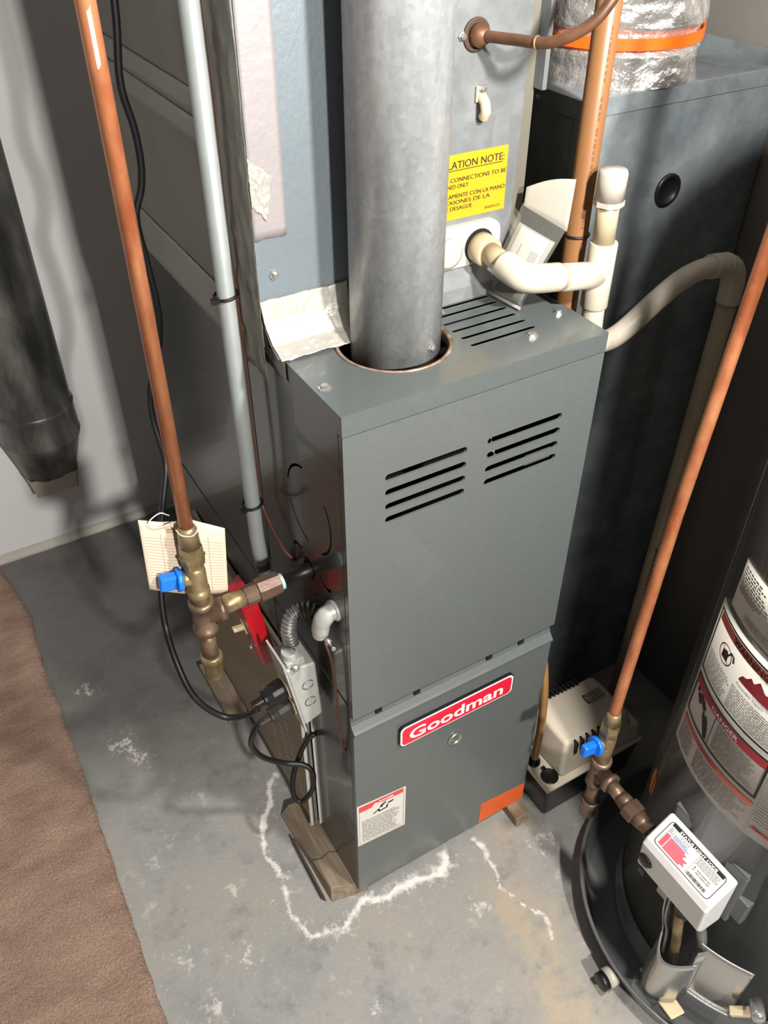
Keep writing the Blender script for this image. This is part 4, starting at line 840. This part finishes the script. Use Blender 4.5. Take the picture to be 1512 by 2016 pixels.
text('vapour_lettering', 'Flammable Vapors', ul(165.6), .6830, .0045, C0, M_INK, ws, width=.044, n=.0012)
greek('fine_print', ul(147), .638, ul(163), .676, 11, C0, M_FINE, ws, .0011, .42, 11, (1.5, 5), .8)
greek('fine_print', ul(164), .638, ul(212), .678, 11, C0, M_FINE, ws, .0011, .42, 12, (1.5, 5), .8)
frame('danger_frame', ul(145), .549, ul(188), .623, .0032, C0, M_INK, ws, .0012, 24)
rect('danger_band', ul(146.2), .606, ul(187), .619, C0, M_RED2, ws, .0010, 20)
text('danger_lettering', 'DANGER', ul(159.8), .6090, .0072, C0, M_WLAB, ws, width=.052, bold=.02, n=.0014)
quad('hand_pictogram', [(ul(160.5), .553), (ul(162), .556), (ul(161), .572), (ul(159.5), .583), (ul(158.5), .588), (ul(157.8), .583), (ul(156), .590), (ul(156.2), .580), (ul(157.8), .570)], C0, M_INK, ws, .0012)
b = MB()
for dx, dz, rr_ in ((0, 0, .005), (.006, .004, .005), (.012, .001, .005), (.017, -.003, .0045), (.004, -.005, .004), (-.007, .006, .004)):
    b.add([C0(ul(151) + dx + rr_ * math.cos(t), .596 + dz + rr_ * math.sin(t), .0012) for t in np.linspace(0, 6.28, 13)[:-1]], [tuple(range(12))])
b.build('flame_pictogram', M_INK, ws, recalc=False)
rect('panel_rule', ul(163), .552, ul(163.3), .606, C0, M_INK, ws, .0012)
greek('fine_print', ul(165), .556, ul(185), .603, 11, C0, M_FINE, ws, .0011, .42, 13, (1.5, 5), .8)
rect('caution_band', ul(145.5), .532, ul(188), .540, C0, M_RED3, ws, .0010, 20)
text('caution_lettering', 'WARNING', ul(159.5), .5335, .0048, C0, M_RED2, ws, width=.040, bold=.02, n=.0013)
greek('fine_print', ul(145.5), .488, ul(158), .529, 9, C0, M_FINE, ws, .0011, .42, 14, (1.5, 5), .8)
greek('fine_print', ul(160), .488, ul(187), .529, 9, C0, M_FINE, ws, .0011, .42, 15, (1.5, 5), .75)
greek('fine_print', ul(190), .510, ul(212), .62, 20, C0, M_FINE, ws, .0011, .42, 16, (1.5, 5), .8)
rect('panel_rule', ul(189), .484, ul(189.3), .625, C0, M_FINE, ws, .0011)
quad('red_mark', [(ul(190), .497), (ul(191.5), .503), (ul(193), .500), (ul(200), .500), (ul(200), .494)], C0, M_RED2, ws, .0012)
rs_ = rect('rating_sheet', dg(149.0), .760, dg(222), .832, C0, M_GLAB, wh, .0004, 36, .0004)
greek('fine_print', ul(150.5), .788, ul(168), .826, 9, C0, M_FINE, rs_, .0010, .62, 21, (1, 3), .6)
greek('fine_print', ul(169), .780, ul(210), .826, 8, C0, M_FINE, rs_, .0010, .5, 22, (1, 4), .7)
b = MB(); r_ = random.Random(4); u = ul(158)
while u < ul(205):
    wd = r_.choice((.0006, .0012, .0018)); b.add([C0(u, .764, .001), C0(u + wd, .764, .001), C0(u + wd, .775, .001), C0(u, .775, .001)], [(0, 1, 2, 3)]); u += wd + r_.choice((.0008, .0014))
b.build('barcode', M_FINE, rs_, recalc=False)
# orange oval sticker, jacket
plate('oval_sticker', ring(dg(137.5), .328, .0300, 28, .42), [], .0002, .0006, C0, M_ORA, wh)
# --- gas control
gc = MB()
pr_ = [(.352, .392), (.345, .395), (.307, .366), (.302, .356), (.306, .300), (.314, .288), (.352, .288)]
n_ = len(pr_); Y0, Y1 = -.288, -.407
gc.add([(x, Y0, z) for x, z in pr_] + [(x, Y1, z) for x, z in pr_], [(i, (i + 1) % n_, n_ + (i + 1) % n_, n_ + i) for i in range(n_)] + [tuple(range(n_))[::-1], tuple(range(n_, 2 * n_))])
gco = gc.build('gas_control', M_GCW, wh, bevel=.005, seg=3)
b = MB(); b.box((.3525, -.414, .290), (.374, -.288, .406)); b.build('control_backplate', M_GREYP, gco, bevel=.003)
for y in (-.300, -.335, -.370, -.400):
    b = MB(); b.box((.3535, y - .013, .404), (.369, y + .013, .4115)); b.build('rear_clip', M_GREYP, gco, bevel=.0015)
b = MB(); b.box((.355, -.43, .31), (.375, -.41, .36)); b.build('side_connector', M_GREYP, gco, bevel=.002)
sl = V3((.345, 0, .395)) - V3((.307, 0, .366)); sll = np.linalg.norm(sl); sl /= sll
LP = plane(V3((.307, -.288, .366)), (0, -1, 0), sl)            # sloped label face: u along the box, v up the slope
lb = plate('status_label', rrect(.010, .003, .110, .0445, .006, 5), [], .0, .0004, LP, M_WLAB, gco)
plate('label_border', rrect(.0105, .0035, .1095, .044, .0058, 5), [rrect(.0113, .0043, .1087, .0432, .0052, 5)], .0004, .0008, LP, M_INK, lb)
rect('title_bar', .0145, .0385, .1055, .0430, LP, M_INK, lb, .0010)
text('title_lettering', 'STATUS LIGHT CODE', .028, .0388, .0034, LP, M_WHITE, lb, width=.066, bold=.03, n=.0013)
text('subtitle_lettering', 'STATUS', .034, .0338, .0024, LP, M_FINE, lb, width=.015, n=.0010)
rect('column_rule', .0235, .006, .0239, .038, LP, M_FINE, lb, .0010); rect('column_rule', .0160, .006, .0164, .038, LP, M_FINE, lb, .0010); rect('column_rule', .066, .006, .0664, .038, LP, M_FINE, lb, .0010)
greek('flash_codes', .0170, .0285, .0230, .0365, 3, LP, M_BLU2, lb, .0011, .5, 31, (2, 3))
rect('flash_codes', .0168, .0075, .0232, .0265, LP, M_PINK, lb, .0009)
greek('status_lines', .026, .0265, .064, .0325, 3, LP, M_BLU2, lb, .0011, .5, 32, (2, 5), .6)
b = MB()
for i, L in enumerate((.026, .030, .028, .036, .034, .036, .030)): b.add([LP(.025, .0232 - .0027 * i, .001), LP(.025 + L, .0232 - .0027 * i, .001), LP(.025 + L, .0254 - .0027 * i, .001), LP(.025, .0254 - .0027 * i, .001)], [(0, 1, 2, 3)])
b.build('red_status_lines', M_PINK, lb, recalc=False)
greek('fine_print', .068, .026, .106, .037, 5, LP, M_FINE, lb, .0010, .4, 33, (2, 5), .85)
greek('fine_print', .076, .0165, .100, .0235, 2, LP, M_FINE, lb, .0010, .4, 34, (2, 5), .85)
for v_, m_ in ((.0215, M_GREYP), (.0180, M_RED)): rect('indicator_key', .0705, v_, .0725, v_ + .0018, LP, m_, lb, .0010)
b = MB(); r_ = random.Random(8); u = .068
while u < .100:
    wd = r_.choice((.0005, .001)); b.add([LP(u, .0075, .001), LP(u + wd, .0075, .001), LP(u + wd, .012, .001), LP(u, .012, .001)], [(0, 1, 2, 3)]); u += wd + r_.choice((.0006, .001))
b.build('barcode', M_INK, lb, recalc=False)
fd_ = V3((-1, 0, .07)); fd_ /= np.linalg.norm(fd_)
b = MB(); b.lathe((.3050, -.302, .326), fd_, [(-.002, .0125), (.0008, .0125), (.0010, .0112), (.0045, .0105), (.0060, .008), (.0065, 0)], 28); b.build('igniter_button', M_BLK, gco)
b = MB(); b.box((.303, -.307, .288), (.312, -.296, .300)); b.build('tab_notch', M_BLK, gco)
b = MB(); b.lathe((.3065, -.372, .318), fd_, [(-.001, .0052), (.0006, .0052), (.0008, .0036)], 18); b.build('indicator_window', M_SCREW, gco)
b = MB(); b.box((.3085, -.385, .285), (.318, -.365, .296)); b.build('lower_notch', M_BLK, gco)
b = MB(); b.box((.318, -.345, .262), (.350, -.325, .290)); b.build('outlet_boss', M_GCG, gco, bevel=.002)
# --- tubes under the control
b = MB(); b.tube([(.322, -.362, .290), (.322, -.380, .20), (.325, -.388, .14)], .0075, 14); b.build('manifold_tube', M_BRASS, wh)
b = MB(); b.tube([(.335, -.386, .290), (.338, -.404, .235), (.342, -.41, .18)], .0075, 14); b.build('flexible_tube', M_FLEXC, wh)
for i, (y, r_) in enumerate(((-.338, .0018), (-.346, .0022), (-.352, .0018))):
    b = MB(); b.tube(catmull([(.322, y, .292), (.316 - .003 * i, y - .010, .245), (.322, y - .016, .20), (.33, y - .02, .13)]), r_, 8); b.build('thermocouple_lead', (M_SCREW, M_STRING, M_CORD)[i], wh)
# --- burner access cover: polished curved sheets standing off the jacket
def shield(th0, th1, r0, z0, z1, name, m, dz=0.0, bow=0.0):
    b = MB()
    def fn(u, v):
        t = math.radians(th0 + (th1 - th0) * u); r = r0 + bow * math.sin(math.pi * u) * (1 - .5 * v)
        return V3((HC[0] + r * math.cos(t), HC[1] + r * math.sin(t), z0 + (z1 - z0) * v + dz * u))
    b.sheet(fn, 24, 8, .0012, lambda u, v: (math.cos(math.radians(th0 + (th1 - th0) * u)), math.sin(math.radians(th0 + (th1 - th0) * u)), 0)); return b.build(name, m, wh)
shield(194, 214, .224, .094, .236, 'burner_cover', M_SHINE)
b = MB(); b.tube([V3((HC[0] + .2245 * math.cos(math.radians(t)), HC[1] + .2245 * math.sin(math.radians(t)), .094)) for t in np.linspace(194, 214, 16)], .0022, 8); b.tube([V3((HC[0] + .2245 * math.cos(math.radians(t)), HC[1] + .2245 * math.sin(math.radians(t)), .236)) for t in np.linspace(194, 214, 16)], .0018, 8); b.build('cover_hem', M_SHINE, wh)
b = MB(); b.sheet(lambda u, v: (.330 - .040 * math.sin(math.pi * (.08 + .84 * u)) - .006 * v, -.352 - .064 * u - .006 * v, .066 + .150 * v - .012 * math.sin(math.pi * u) * v), 24, 8, .0012, (-1, 0, 0)); b.build('air_shield', M_SHINE, wh)
b = MB(); b.sheet(lambda u, v: (.318 + .016 * u, -.415 - .006 * u, .085 + .15 * v), 4, 4, .0012, (-1, -.3, 0)); b.build('cover_edge', M_SHINE, wh)
b = MB(); b.hexa([(.308, -.428, .040), (.330, -.430, .040), (.330, -.408, .040), (.308, -.404, .040), (.302, -.432, .060), (.326, -.436, .064), (.330, -.408, .062), (.304, -.400, .058)]); b.build('brass_fitting', M_IVORY, wh, bevel=.002)
b = MB(); b.obox((.362, -.492, .150), ((.6, -.6, .5), (.6, .6, 0), (-.4, .2, .8)), (.045, .014, .012)); b.build('cover_latch', M_IVORY, wh, bevel=.002)
b = MB(); b.lathe((.352, -.508, .19), (-.7, -.7, .2), [(-.02, .010), (.004, .010), (.008, .007), (.0085, 0)], 18); b.build('drain_cock', M_SHINE, wh)
